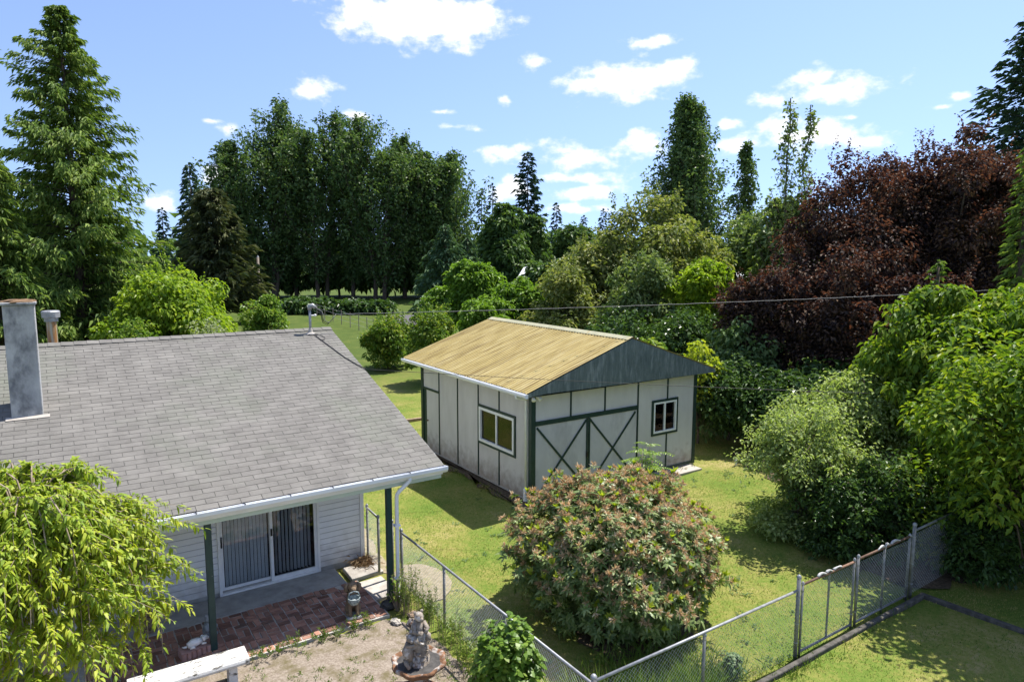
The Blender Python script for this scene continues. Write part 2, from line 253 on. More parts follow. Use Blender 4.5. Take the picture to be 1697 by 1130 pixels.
class MB:
    def __init__(s): s.v = []; s.f3 = []; s.f4 = []; s.n = 0
    def add(s, V, f4=None, f3=None):
        V = np.asarray(V, float)
        if f4 is not None and len(f4): s.f4.append(np.asarray(f4)+s.n)
        if f3 is not None and len(f3): s.f3.append(np.asarray(f3)+s.n)
        s.v.append(V); s.n += len(V); return s
    def box(s, x0, x1, y0, y1, z0, z1):
        V = [(x0,y0,z0),(x1,y0,z0),(x1,y1,z0),(x0,y1,z0),(x0,y0,z1),(x1,y0,z1),(x1,y1,z1),(x0,y1,z1)]
        return s.add(V, [(0,3,2,1),(4,5,6,7),(0,1,5,4),(1,2,6,5),(2,3,7,6),(3,0,4,7)])
    def bar(s, a, b, w, h, up=(0,0,1)):
        a = np.array(a, float); b = np.array(b, float); d = unit(b-a); sd_ = unit(np.cross(d, up)); u2 = np.cross(sd_, d)
        V = [e+sd_*i*w/2+u2*j*h/2 for e in (a, b) for (i, j) in ((-1,-1),(1,-1),(1,1),(-1,1))]
        return s.add(V, [(0,1,2,3),(7,6,5,4),(0,4,5,1),(1,5,6,2),(2,6,7,3),(3,7,4,0)])
    def poly(s, pts, ax, t):
        """flat polygon (convex) extruded by vector"""
        P = np.array(pts, float); n = len(P); T = np.array(ax, float)*t
        s.add(np.vstack([P, P+T]), [(i, (i+1) % n, n+(i+1) % n, n+i) for i in range(n)], [(0, i+1, i) for i in range(1, n-1)]+[(n, n+i, n+i+1) for i in range(1, n-1)]); return s
    def tube(s, pts, rad, n=6, cap=True):
        P = np.array(pts, float); k = len(P); rad = np.broadcast_to(np.array(rad, float), (k,))
        T = np.gradient(P, axis=0); T = unit(T); ref = np.array([0, 0, 1.0]) if abs(T[0][2]) < .9 else np.array([1.0, 0, 0])
        V = []; a = unit(np.cross(T[0], ref))
        for i in range(k):
            a = unit(a-T[i]*np.dot(a, T[i])); b = np.cross(T[i], a)
            for j in range(n):
                th = 2*math.pi*j/n; V.append(P[i]+rad[i]*(math.cos(th)*a+math.sin(th)*b))
        f = [(i*n+j, i*n+(j+1) % n, (i+1)*n+(j+1) % n, (i+1)*n+j) for i in range(k-1) for j in range(n)]
        f3 = []
        if cap:
            V += [P[0], P[-1]]; c0 = k*n; f3 = [(c0, (j+1) % n, j) for j in range(n)]+[(c0+1, (k-1)*n+j, (k-1)*n+(j+1) % n) for j in range(n)]
        return s.add(V, f, f3)
    def lathe(s, prof, c=(0,0,0), n=24, wob=None):
        V = []; k = len(prof)
        for i, (r, z) in enumerate(prof):
            for j in range(n):
                th = 2*math.pi*j/n; rr = r*(wob(th, i) if wob else 1); V.append((c[0]+rr*math.cos(th), c[1]+rr*math.sin(th), c[2]+z))
        return s.add(V, [(i*n+j, i*n+(j+1) % n, (i+1)*n+(j+1) % n, (i+1)*n+j) for i in range(k-1) for j in range(n)])
    def blob(s, c, r, n=10, m=7, jit=0.0, seed=0):
        g = np.random.default_rng(seed); V = []; r = np.broadcast_to(np.array(r, float), (3,))
        for i in range(m+1):
            ph = math.pi*i/m
            for j in range(n):
                th = 2*math.pi*j/n; k = 1+(g.random()-.5)*2*jit
                V.append((c[0]+r[0]*k*math.sin(ph)*math.cos(th), c[1]+r[1]*k*math.sin(ph)*math.sin(th), c[2]+r[2]*k*math.cos(ph)))
        return s.add(V, [(i*n+j, (i+1)*n+j, (i+1)*n+(j+1) % n, i*n+(j+1) % n) for i in range(m) for j in range(n)])
    def build(s, name, mat, parent=None, smooth=False, kind=None, bevel=0):
        V = np.vstack(s.v); Fs = []
        if s.f4: Fs.append(np.vstack(s.f4))
        if s.f3: Fs.append(np.vstack(s.f3))
        o = link(name, rawmesh(name, V, Fs, smooth), mat, parent, kind)
        if bevel:
            b = o.modifiers.new('bevel', 'BEVEL'); b.width = bevel; b.segments = 2; b.limit_method = 'ANGLE'
        return o
def part(name, mat, parent, *boxes, bevel=0, kind=None):
    m = MB()
    for b in boxes: m.box(*b)
    return m.build(name, mat, parent, bevel=bevel, kind=kind)
# leaves -----------------------------------------------------------------
def rvec(n): return unit(rng.normal(size=(n, 3)))
def leafgeo(P, D, Nn, Ln, Wd, big=False, droop=.15):
    """P base, D direction, Nn normal, lengths, widths -> V, faces"""
    n = len(P); D = unit(D); S = unit(np.cross(D, Nn)); Nn = np.cross(S, D)
    Ln = np.broadcast_to(np.asarray(Ln, float), (n,))[:, None]; Wd = np.broadcast_to(np.asarray(Wd, float), (n,))[:, None]
    dn = np.array([0, 0, -1.0])
    tip = P+D*Ln+dn*Ln*droop
    if not big:
        mid = P+D*Ln*.48+Nn*Ln*.04; l = mid+S*Wd/2+Nn*Wd*.12; r = mid-S*Wd/2+Nn*Wd*.12
        V = np.stack([P, r, tip, l], 1).reshape(-1, 3); b = (np.arange(n)*4)[:, None]
        return V, np.concatenate([b+np.array([[0, 1, 2]]), b+np.array([[0, 2, 3]])])
    m1 = P+D*Ln*.33+Nn*Ln*.05; m2 = P+D*Ln*.68+Nn*Ln*.04+dn*Ln*droop*.45
    q = [P, m1-S*Wd*.47+Nn*Wd*.10, m1+S*Wd*.47+Nn*Wd*.10, m2-S*Wd*.38+Nn*Wd*.04, m2+S*Wd*.38+Nn*Wd*.04, tip]
    V = np.stack(q, 1).reshape(-1, 3); b = (np.arange(n)*6)[:, None]
    T = [(0,1,2),(1,3,2),(2,3,4),(3,5,4)]
    return V, np.concatenate([b+np.array([t]) for t in T])
class LV:
    def __init__(s): s.v = []; s.f = []; s.n = 0
    def add(s, V, Fc): s.v.append(V); s.f.append(Fc+s.n); s.n += len(V); return s
    def leaves(s, *a, **k): return s.add(*leafgeo(*a, **k))
    def build(s, name, mat, parent, kind='stuff'):
        o = link(name, rawmesh(name, np.vstack(s.v), [np.vstack(s.f)]), mat, parent); o['kind'] = kind; return o
def clumps(lv, C_, Rad, per, size, aspect=.55, flat=.75, outb=.6, up=.45, big=False, droop=.25, shell=.45, hang=.2):
    """scatter leaves through ellipsoidal clumps: C_ (k,3), Rad (k,)"""
    k = len(C_); tot = k*per
    d = rvec(tot); rr = (shell+(1-shell)*rng.random(tot)**.6)[:, None]
    cc = np.repeat(C_, per, 0); ra = np.repeat(Rad, per)[:, None]
    P = cc+d*rr*ra*np.array([1, 1, flat])
    Nn = unit(d*outb*.8+np.array([.25, 0, up+.35])+rvec(tot)*.5)
    D = unit(np.cross(Nn, rvec(tot))+d*.5+np.array([0, 0, -hang]))
    s = size*(.65+.7*rng.random(tot))
    lv.leaves(P, D, Nn, s, s*aspect, big=big, droop=droop)
def limb(mb, a, b, r0, r1, sag=0.0, n=4, sides=5, wob=.06):
    a = np.array(a, float); b = np.array(b, float); t = np.linspace(0, 1, n+1)[:, None]; ln = np.linalg.norm(b-a)
    P = a+(b-a)*t; P[1:-1] += rng.normal(size=(n-1, 3))*ln*wob; P[:, 2] += sag*ln*np.sin(t[:, 0]*math.pi)
    mb.tube(P, np.linspace(r0, r1, n+1), sides, cap=False); return P
def round_tree(name, label, cat, u, dep, vtop, wpx, mat, nclump=60, per=300, leaf=.2, vbot=None, zlow=.22, group=None, trunk=.16, bark='bark', aspect=.6, clump=.30, big=False, rough=.25, pos=None, H=None, rad=None, up=.45, hang=.2, spiky=0, depth_scale=1.0, trunk_name='trunk'):
    """deciduous tree or bush: trunk, limbs to every clump, leaves in the clumps"""
    if pos is None: pos = foot(u, dep, (vtop+400)/2)
    if H is None: H = topz(vtop, dep)
    if rad is None: rad = wpx/2/F_PX*dep
    per = int(per*.49); leaf *= 1.26
    root = thing(name, label, cat, pos, 0, group)
    z0 = zlow*H; cz = (z0+H)/2; hz = (H-z0)/2
    ph = rng.random(6)*6.28
    d = rvec(nclump*3); d = d[d[:, 2] > -.8][:nclump]
    az = np.arctan2(d[:, 1], d[:, 0]); k = 1+rough*(np.sin(az*2+ph[0])*.5+np.sin(az*3+ph[1]+d[:, 2]*2)*.5+np.sin(d[:, 2]*5+ph[2])*.35)
    fr = (.42+.58*rng.random(len(d))**.55)*k
    cr = clump*rad*(.6+.8*rng.random(len(d)))
    Cc = np.stack([d[:, 0]*(rad-cr*.8)*fr, d[:, 1]*(rad-cr*.8)*fr*depth_scale, cz+d[:, 2]*(hz-cr*.6)*np.minimum(fr, 1.08)], 1)
    Cc[:, 2] = np.maximum(Cc[:, 2], cr*.55)
    lv = LV(); clumps(lv, Cc, cr, per, leaf, aspect, big=big, up=up, hang=hang)
    if spiky:      # upright shoots standing out of the crown
        o_ = np.argsort(-(Cc[:, 2]+rng.random(len(Cc))*hz*.9))[:max(6, spiky//2)]
        for i in range(spiky):
            q = o_[i % len(o_)]; b_ = Cc[q]+np.array([rng.normal()*cr[q]*.5, rng.normal()*cr[q]*.5, cr[q]*.35]); sl_ = cr[q]*(.7+.8*rng.random()); m_ = int(26+12*rng.random())
            t_ = rng.random(m_)[:, None]; ax_ = unit(np.array([rng.normal()*.25+b_[0]/rad*.3, rng.normal()*.25+b_[1]/rad*.3, 1])); Q_ = b_+ax_*sl_*t_+rng.normal(size=(m_, 3))*leaf*.35
            s_ = leaf*(.6+.6*rng.random(m_))*(1.1-.5*t_[:, 0]); lv.leaves(Q_, unit(rvec(m_)+ax_*.6), rvec(m_), s_, s_*aspect)
    lv.build('crown', mat, root)
    tb = MB(); tt = cz+hz*.35
    tp = limb(tb, (0, 0, -.1), (rng.normal()*.1*rad, rng.normal()*.1*rad, tt), trunk, trunk*.3, n=6, sides=7, wob=.015)
    for c in Cc[:min(len(Cc), 70)]:
        i = rng.integers(1, 6); s = tp[i]
        if s[2] > c[2]: s = tp[1]
        limb(tb, s, c, trunk*.28, trunk*.06, n=3, sides=4)
    tb.build(trunk_name, bark, root, smooth=True)
    return root
def poplar(name, label, u, dep, vtop, wpx, mat, nl=60, per=26, leaf=.4, zlow=.12, group=None, trunk=.28, stems=1, spread=.75, peak=.45, sparse=1.0, cat='tree', thin=.12, fall=.8):
    """ascending-limbed tree: leaves in upright tufts along each limb, sky between"""
    per = max(3, int(per*.66)); leaf *= 1.2
    pos = foot(u, dep, vtop*.6+.4*422); H = topz(vtop, dep); rad = wpx/2/F_PX*dep
    root = thing(name, label, cat, pos, 0, group); tb = MB(); lv = LV(); CCs = []; RR = []
    for st in range(stems):
        a0 = rng.random()*6.28; off = 0 if stems == 1 else rad*.42
        top = np.array([math.cos(a0)*off, math.sin(a0)*off, H*(1 if st == 0 else .80+.16*rng.random())])
        tp = limb(tb, (math.cos(a0)*off*.3, math.sin(a0)*off*.3, -.1), top, trunk, .03, n=9, sides=6, wob=.008)
        for i in range(nl//stems):
            f = zlow+(1-zlow)*((i+rng.random())/(nl//stems))*.95
            base = np.array([np.interp(f, np.linspace(0, 1, 10), tp[:, q]) for q in range(3)])
            e = (min(1, (f-zlow*.3)/peak)**.5)*(max(0.0, (1-f)/(1-peak))**fall if f > peak else 1.0)
            ln = rad*max(.12, e)*(.45+.65*rng.random()); az = rng.random()*6.28
            rise = (spread+.6*rng.random())*(1-.5*max(0, f-.6))
            tip = base+np.array([math.cos(az)*ln, math.sin(az)*ln, ln*rise]); tip[2] = min(tip[2], top[2]-ln*.30*rng.random())
            lp = limb(tb, base, tip, trunk*.2*(1-f*.6), .015, sag=-.10, n=3, sides=4, wob=.03)
            m = max(2, int((3+ln*.9)*sparse)); tt = np.linspace(.25, 1.0, m)
            for q in tt:
                c = np.array([np.interp(q, np.linspace(0, 1, 4), lp[:, w]) for w in range(3)])
                for _ in range(2): CCs.append(c+rng.normal(size=3)*np.array([.10, .10, .06])*ln); RR.append(max(.16, thin*rad*(.6+.6*rng.random())*(1.25-.6*q)))
        for z_ in np.linspace(.5, 2.4, 6): CCs.append(top-np.array([0, 0, z_])); RR.append(.18+.10*z_)
    Cc = np.array(CCs); RR = np.array(RR)
    clumps(lv, Cc, RR, per, leaf, .6, flat=1.9, shell=.1, up=.2, outb=.35, hang=-.1)
    lv.build('crown', mat, root); tb.build('trunk', 'bark', root, smooth=True)
    return root
def conifer(name, label, u, dep, vtop, wpx, mat, nb=160, per=22, leaf=.6, zlow=.06, droop=.35, group=None, trunk=.22, power=.85, width=.28, cat='tree', irregular=.35, rise=.1, fan=.9, pos=None, H=None, rad=None, bark='bark', hang=.45, flatten=None):
    """conical evergreen: branches in whorls, each hung with flat sprays"""
    if pos is None: pos = foot(u, dep, vtop)
    if H is None: H = topz(vtop, dep)
    if rad is None: rad = wpx/2/F_PX*dep
    root = thing(name, label, cat, pos, 0, group); tb = MB(); lv = LV()
    tb.tube([(0, 0, -.1), (0, 0, H*.4), (0, 0, H*.98)], [trunk, trunk*.6, .03], 7)
    ga = 2.39996; Ps = []; Ds = []; Ns = []; Ls = []
    ph = rng.random(3)*6.28
    for i in range(nb):
        f = (i+.5)/nb; f = f**.9; z = H*(zlow+(1-zlow)*f)*.985
        az = i*ga+rng.normal()*.3
        ln = rad*((1-f)**power)*(1-irregular*rng.random())*(1+.18*math.sin(az*2+ph[0]+f*5)+.16*irregular*math.sin(az*3+ph[1]+f*17))+.12
        d2 = np.array([math.cos(az), math.sin(az), 0]); k = 5; t = np.linspace(0, 1, k)
        P = np.array([0, 0, z])+d2*(ln*t)[:, None]; P[:, 2] += ln*(rise*t-droop*t*t+.12*t**4)
        tb.tube(P, np.linspace(max(.02, trunk*.2*(1-f)), .01, k), 4, cap=False)
        n = max(5, int(per*(.35+.65*ln/rad)))
        tt = .12+.88*rng.random(n)**.8; Q = np.stack([np.interp(tt, t, P[:, q]) for q in range(3)], 1)
        sidev = np.array([-d2[1], d2[0], 0]); sg = np.where(rng.random(n) < .5, -1, 1)[:, None]
        Dd = unit(d2*(.55+.5*rng.random(n))[:, None]+sidev*sg*(fan*rng.random(n))[:, None]+np.array([0, 0, -1])*(hang*rng.random(n))[:, None]+rng.normal(size=(n, 3))*.12)
        Ps.append(Q+rng.normal(size=(n, 3))*ln*.04); Ds.append(Dd); Ns.append(unit(np.array([.2, 0, 1.0])+rng.normal(size=(n, 3))*.38)); Ls.append(leaf*(.5+.8*rng.random(n))*(.55+.45*(1-f)))
    Ps.append(np.array([[0, 0, H*.97]]*8)); Ds.append(unit(rng.normal(size=(8, 3))*.25+np.array([0, 0, 1]))); Ns.append(rvec(8)); Ls.append(np.full(8, leaf*.6))
    Ls = np.concatenate(Ls)
    lv.leaves(np.vstack(Ps), np.vstack(Ds), np.vstack(Ns), Ls, Ls*width, droop=.25)
    lv.build('crown', mat, root); tb.build('trunk', bark, root, smooth=True)
    return root
# ------------------------------------------------------------------ the ground
def lumps(x, y): return .018*np.sin(x*1.7+1)*np.sin(y*1.3)+.012*np.sin(x*3.9+y*2.1)
def make_ground():
    xs = np.unique(np.concatenate([np.linspace(-2500, -60, 12), np.linspace(-60, -4, 15), np.arange(-4, 24, .4), np.linspace(24, 90, 18), np.linspace(90, 2500, 12)]))
    ys = np.unique(np.concatenate([np.linspace(-2500, -30, 8), np.linspace(-30, 3, 8), np.arange(3, 30, .4), np.linspace(30, 140, 30), np.linspace(140, 3000, 12)]))
    X, Y = np.meshgrid(xs, ys); w = np.clip(1-np.hypot(X-11, Y-12)/60, 0, 1)
    Z = lumps(X, Y)*w-.03
    V = np.stack([X, Y, Z], -1).reshape(-1, 3); nx = len(xs); ny = len(ys)
    i, j = np.meshgrid(np.arange(nx-1), np.arange(ny-1)); b = (j*nx+i).ravel()
    o = link('ground', rawmesh('ground', V, [np.stack([b, b+1, b+1+nx, b+nx], 1)], True), 'lawn'); o['kind'] = 'structure'
make_ground()
def sheet(name, pts, z, mat, n=1, kind='structure', wig=0):
    """irregular flat patch, outline refined so its edge wanders"""
    P = np.array(pts, float); Q = []
    for i in range(len(P)):
        a = P[i]; b = P[(i+1) % len(P)]; k = max(1, int(np.linalg.norm(b-a)/.25)) if wig else 1
        for t in range(k): Q.append(a+(b-a)*t/k+(rng.normal(size=2)*wig if t else 0))
    Q = np.array(Q); c = Q.mean(0); m = len(Q)
    V = np.vstack([np.c_[Q, np.full(m, z-.02 if wig else z)], np.c_[c+(Q-c)*.9, np.full(m, z)], [[c[0], c[1], z]]])
    o = link(name, rawmesh(name, V, [np.array([(i, (i+1) % m, m+(i+1) % m, m+i) for i in range(m)]), np.array([(m+i, m+(i+1) % m, 2*m) for i in range(m)])], True), mat); o['kind'] = kind; return o
sheet('gravel_yard', [(-4, 3), (3.0, 3.2), (4.6, 5.4), (4.95, 7.6), (5.0, 9.6), (4.75, 10.55), (4.5, 10.8), (2, 10.84), (-4, 10.84)], .012, 'gravel', wig=.05)
sheet('bare_patch', [(5.42, 10.9), (5.75, 10.9), (6.0, 11.1), (6.2, 11.4), (6.28, 11.8), (6.2, 12.2), (6.0, 12.5), (5.7, 12.6), (5.4, 12.4), (5.38, 11.4)], .004, 'dry_soil', wig=.05)
sheet('bare_path', [(4.8, 12.9), (5.3, 12.4), (5.5, 13.2), (5.75, 15.0), (5.25, 15.2), (5.12, 13.3)], .010, 'dry_soil', wig=.06)
sheet('soil_strip', [(9.55, 13.6), (10.15, 13.75), (10.1, 20.6), (9.7, 20.6)], .014, 'soil', wig=.06)
sheet('fence_bed', [(7.0, 7.6), (8.2, 7.3), (9.3, 7.9), (9.5, 9.2), (8.4, 10.0), (7.1, 9.6)], .008, 'soil', wig=.1)
sheet('shrub_bed', [(13.4, 6.2), (20, 4), (24, 10), (21, 14), (18.0, 14.2), (17.3, 12.6), (16.4, 10.9), (15.0, 9.4), (13.6, 7.8)], .012, 'soil', wig=.12)
# ------------------------------------------------------------------ the patio
def patio():
    root = bpy.data.objects.new('brick_patio', None); COL.objects.link(root); root['kind'] = 'structure'; root.location = (0, 0, 0)
    part('mortar_bed', 'mortar', root, (-.6, 4.62, 10.82, 12.375, -.05, .037))
    bm = MB().box(-.5, .5, -.5, .5, -.5, .5).build('brick', 'brick', root); me = bm.data; bpy.data.objects.remove(bm)
    cell = .218; nx = int((4.6+.15)/cell); ny = 7; k = 0
    for i in range(nx):
        for j in range(ny):
            x0 = 4.60-(i+1)*cell; y0 = 10.845+j*cell
            if x0 < -.1: continue
            for h in range(2):
                if k >= 298: break
                o = bpy.data.objects.new('brick', me); COL.objects.link(o); o.parent = root; g = .019; k += 1
                w = cell-g; n = cell/2-g
                lie = (i+j) % 2 == 0
                if lie: o.scale = (w, n, .05); cx, cy = x0+cell/2, y0+cell*(.25+.5*h)
                else: o.scale = (n, w, .05); cx, cy = x0+cell*(.25+.5*h), y0+cell/2
                o.location = (cx+rnd.gauss(0, .004), cy+rnd.gauss(0, .004), .022+rnd.gauss(0, .004)); o.rotation_euler = (rnd.gauss(0, .02), rnd.gauss(0, .02), rnd.gauss(0, .035))
patio()
o = part('concrete_apron', 'concrete', None, (-7, 4.42, 12.385, 13.16, -.05, .042), bevel=.01); o['kind'] = 'structure'
for k, (x0, x1, y0, y1, rz) in enumerate([(4.62, 5.10, 11.48, 12.30, .03), (4.55, 5.22, 12.48, 13.05, -.02)]):
    o = MB().box(-(x1-x0)/2, (x1-x0)/2, -(y1-y0)/2, (y1-y0)/2, -.05, .03).build('concrete_slab', 'light_concrete', None, bevel=.01); o.location = ((x0+x1)/2, (y0+y1)/2, .008+.004*k); o.rotation_euler[2] = rz; o['kind'] = 'structure'
o = part('concrete_pad', 'light_concrete', None, (14.4, 15.95, 13.52, 14.0, -.05, .03), bevel=.015); o['kind'] = 'structure'
# kerb along the fence, turning at its end
def kerbs():
    mb = MB()
    mb.box(5.1, 13.35, 5.88, 5.97, -.1, .045)
    mb.bar((13.36, 5.98, -.02), (13.75, .5, -.02), .10, .13)
    o = mb.build('kerb', 'kerb', None, bevel=.02); o['kind'] = 'structure'
kerbs()
# ------------------------------------------------------------------ the house
EY, EZ, RY, RZ, HX, LX = 11.235, 2.45, 17.443, 4.503, 5.966, -8.5
SL = (RZ-EZ)/(RY-EY); CS = 1/math.hypot(1, SL); SN = SL*CS
def rp(x, s, up=0.0): return (x, EY+s*CS-up*SN, EZ+s*SN+up*CS)          # point on the front slope, s metres up from the eave
SLEN = math.hypot(RY-EY, RZ-EZ)
house = thing('house', 'white lap-sided house with grey shingle roof, porch posts and sliding glass door', 'house', (0, 13.2, 0))
def hpart(mb, name, mat, parent=None, **k):
    o = mb.build(name, mat, parent or house, **k)
    if parent is None: o.location = (0, -13.2, 0)
    return o
def sub(mb, name, mat, parent, **k): return mb.build(name, mat, parent, **k)      # part-space equals world space
hpart(MB().box(LX+.9, 5.085, 13.22, 22.0, -.1, .1), 'foundation', 'concrete')
# wall carcass, doorway left open; its grey paints the shadow lines between laps
hpart(MB().box(LX+.9, 2.28, 13.235, 13.33, .1, 3.0).box(4.11, 5.03, 13.235, 13.33, .1, 3.0).box(2.28, 4.11, 13.235, 13.33, 2.12, 3.0).box(LX+.9, 5.03, 21.8, 21.9, .1, 3.0).box(LX+.9, LX+1.0, 13.33, 21.8, .1, 3.0), 'wall', 'siding_gap_shade')
# lap boards, one by one on the porch side
bd = .118
def lapboard(x0, x1, z):
    V = [(x0,13.232,z),(x1,13.232,z),(x1,13.212,z),(x0,13.212,z),(x0,13.232,z+bd-.016),(x1,13.232,z+bd-.016),(x1,13.222,z+bd-.016),(x0,13.222,z+bd-.016)]
    return MB().add(V, [(0,1,2,3),(4,7,6,5),(3,2,6,7),(0,4,5,1),(0,3,7,4),(1,5,6,2)])
zb = .10
while zb < 2.8:
    for (x0, x1) in ((-3.2, 2.235), (4.155, 5.02)):
        if zb > 2.12 and x0 < 0: pass
        hpart(lapboard(x0, x1, zb), 'siding_board', 'white_siding')
    zb += bd
hpart(MB().box(5.022, 5.10, 13.185, 13.31, .1, 2.95), 'corner_trim', 'white_paint')
# gable side wall, stepped courses in one piece
gm = MB(); z = .1
while z < 4.3:
    h = min(bd, 4.4-z); y0 = 13.32 if z < 2.95 else EY+(z+.25-EZ)/SL; y1 = 21.9 if z < 2.95 else 2*RY-y0
    gm.add([(5.03,y0,z),(5.06,y0,z),(5.06,y1,z),(5.03,y1,z),(5.03,y0,z+h),(5.042,y0,z+h),(5.042,y1,z+h),(5.03,y1,z+h)], [(0,3,2,1),(4,5,6,7),(0,1,5,4),(1,2,6,5),(2,3,7,6),(3,0,4,7)]); z += bd
hpart(gm, 'gable_wall', 'white_siding')
# interior behind the door
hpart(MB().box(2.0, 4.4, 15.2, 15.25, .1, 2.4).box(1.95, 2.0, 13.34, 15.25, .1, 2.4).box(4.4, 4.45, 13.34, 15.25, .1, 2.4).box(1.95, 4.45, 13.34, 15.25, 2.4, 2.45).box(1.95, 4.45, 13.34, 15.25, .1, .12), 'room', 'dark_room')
# sliding door
sdr = bpy.data.objects.new('sliding_door', None); COL.objects.link(sdr); sdr.parent = house; sdr.location = (0, -13.2, 0); sdr['label'] = 'white two-panel sliding glass door with vertical blinds'
dx0, dx1, dz0, dz1, dy = 2.285, 4.105, .055, 2.10, 13.20
sub(MB().box(dx0-.05, dx0, dy-.03, dy+.1, dz0-.03, dz1+.05).box(dx1, dx1+.05, dy-.03, dy+.1, dz0-.03, dz1+.05).box(dx0, dx1, dy-.03, dy+.1, dz1, dz1+.05).box(dx0, dx1, dy-.045, dy+.1, dz0-.03, dz0+.02), 'frame', 'white_paint', sdr, bevel=.006)
mid = 3.22
def leafpanel(x0, x1, y):
    w = .055; return MB().box(x0, x0+w, y, y+.035, dz0+.021, dz1-.001).box(x1-w, x1, y, y+.035, dz0+.021, dz1-.001).box(x0+w, x1-w, y, y+.035, dz0+.021, dz0+.10).box(x0+w, x1-w, y, y+.035, dz1-.07, dz1-.001)
sub(leafpanel(dx0+.001, mid+.02, dy+.05), 'panel_frame', 'white_paint', sdr); sub(leafpanel(mid-.03, dx1-.001, dy-.005), 'panel_frame', 'white_paint', sdr)
sub(MB().box(dx0+.056, mid-.034, dy+.064, dy+.07, dz0+.10, dz1-.07), 'pane', 'glass', sdr); sub(MB().box(mid+.025, dx1-.056, dy+.01, dy+.016, dz0+.10, dz1-.07), 'pane', 'glass', sdr)
sub(MB().box(dx0+.012, dx0+.04, dy+.02, dy+.05, .95, 1.16), 'handle', 'black_plastic', sdr); sub(MB().box(mid-.02, mid+.012, dy-.03, dy-.005, 1.0, 1.14), 'handle', 'black_plastic', sdr)
n = 12
for i in range(n):
    x = dx0+.08+(mid-.05-dx0-.08)*(i+.5)/n; sub(MB().bar((x, dy+.13, dz0+.06), (x, dy+.13, dz1-.02), .058, .003, up=(.30+rnd.gauss(0, .12), 1, 0)), 'blind_slat', 'blind', sdr)
for i in range(10):
    x = mid+.08+(dx1-.07-mid-.08)*(i+.5)/10; sub(MB().bar((x, dy+.19, dz0+.06), (x, dy+.19, dz1-.02), .07, .003, up=(1.9+rnd.gauss(0, .3), 1, 0)), 'blind_slat', 'blind', sdr)
# roof
roof = bpy.data.objects.new('roof', None); COL.objects.link(roof); roof.parent = house; roof.location = (0, -13.2, 0)
dk = MB(); t = .12
for sgn in (1, -1):
    pts = [rp(LX, -.0, 0), rp(HX-.012, -.0, 0), rp(HX-.012, SLEN, 0), rp(LX, SLEN, 0)]
    if sgn < 0: pts = [(p[0], 2*RY-p[1], p[2]) for p in pts]
    dk.poly([(p[0], p[1], p[2]-.004) for p in pts], (0, 0, -1), t)
sub(dk, 'roof_deck', 'roof_underlay', roof)
sub(MB().bar((LX, 13.1, 2.98-.03), (HX-.04, 13.1, 2.98-.03), .03, .1).bar(*[tuple(np.array(rp(HX-.015, s, -.075))) for s in (0.02, SLEN)], .028, .15).bar(*[(q[0], 2*RY-q[1], q[2]) for q in (rp(HX-.015, 0.02, -.075), rp(HX-.015, SLEN, -.075))], .028, .15), 'rake_board', 'white_paint', roof)
EXP, TAB = .14, .333
def shingle_mesh(w, d, th):
    # wedge: butt edge proud, top tucked under the next course
    V = [(0,0,.0),(w,0,.0),(w,d,.0),(0,d,.0),(0,0,th),(w,0,th),(w,d,.002),(0,d,.002)]
    return np.array(V, float), np.array([(0,3,2,1),(4,5,6,7),(0,1,5,4),(1,2,6,5),(2,3,7,6),(3,0,4,7)])
SV, SF = shingle_mesh(TAB-.007, EXP+.012, .0065)
sme = rawmesh('shingle', SV, [SF]); sme.materials.append(MATS['shingle'])
import mathutils
rot = Matrix.Rotation(math.atan(SL), 4, 'X')
rows = int(SLEN/EXP); field = MB(); cnt = 0
for r_ in range(rows+1):
    xoff = (r_ % 2)*TAB/2+rnd.gauss(0, .006); i = 0
    x = HX-xoff*0-TAB+ (TAB/2 if r_ % 2 else 0)
    while x > LX-.1:
        w = 1.0; x0 = x
        if x0+TAB > HX+.01: w = (HX-x0)/TAB
        s = r_*EXP+rnd.gauss(0, .0018)
        wave = .008*math.sin(x0*2.1+r_*.2)+.006*math.sin(x0*.9+1)+rnd.gauss(0, .0025)
        vis = x0 > -.2 and cnt < 295 and not (x0 < .9 and r_ < 6)
        if s+EXP*.9 < SLEN:
            if vis and x0 > .6:
                o = bpy.data.objects.new('shingle', sme); COL.objects.link(o); o.parent = roof; o.location = rp(x0, s+wave, .001); o.rotation_euler = (math.atan(SL), rnd.gauss(0, .002), rnd.gauss(0, .004)); o.scale = (w, 1, 1+.5*rnd.random()); cnt += 1
            else:
                V = SV*np.array([w, 1, 1+.5*rnd.random()]); P = np.array([rp(x0+v[0], s+wave+v[1], .001+v[2]) for v in V]); field.add(P, SF)
        x -= TAB
o = sub(field, 'shingle_field', 'shingle', roof); o['kind'] = 'stuff'
# back slope courses (coarse: turned away from the view)
bk = MB()
for r_ in range(rows):
    a = rp(LX, r_*EXP, .0); b = rp(HX, r_*EXP, .0); c = rp(HX, (r_+1)*EXP, .0)
    bk.poly([(LX, 2*RY-a[1], a[2]+.012), (LX, 2*RY-c[1], c[2]+.004), (HX, 2*RY-c[1], c[2]+.004), (HX, 2*RY-a[1], a[2]+.012)], (0, 0, -1), .008)
o = sub(bk, 'back_slope_shingles', 'shingle', roof); o['kind'] = 'stuff'
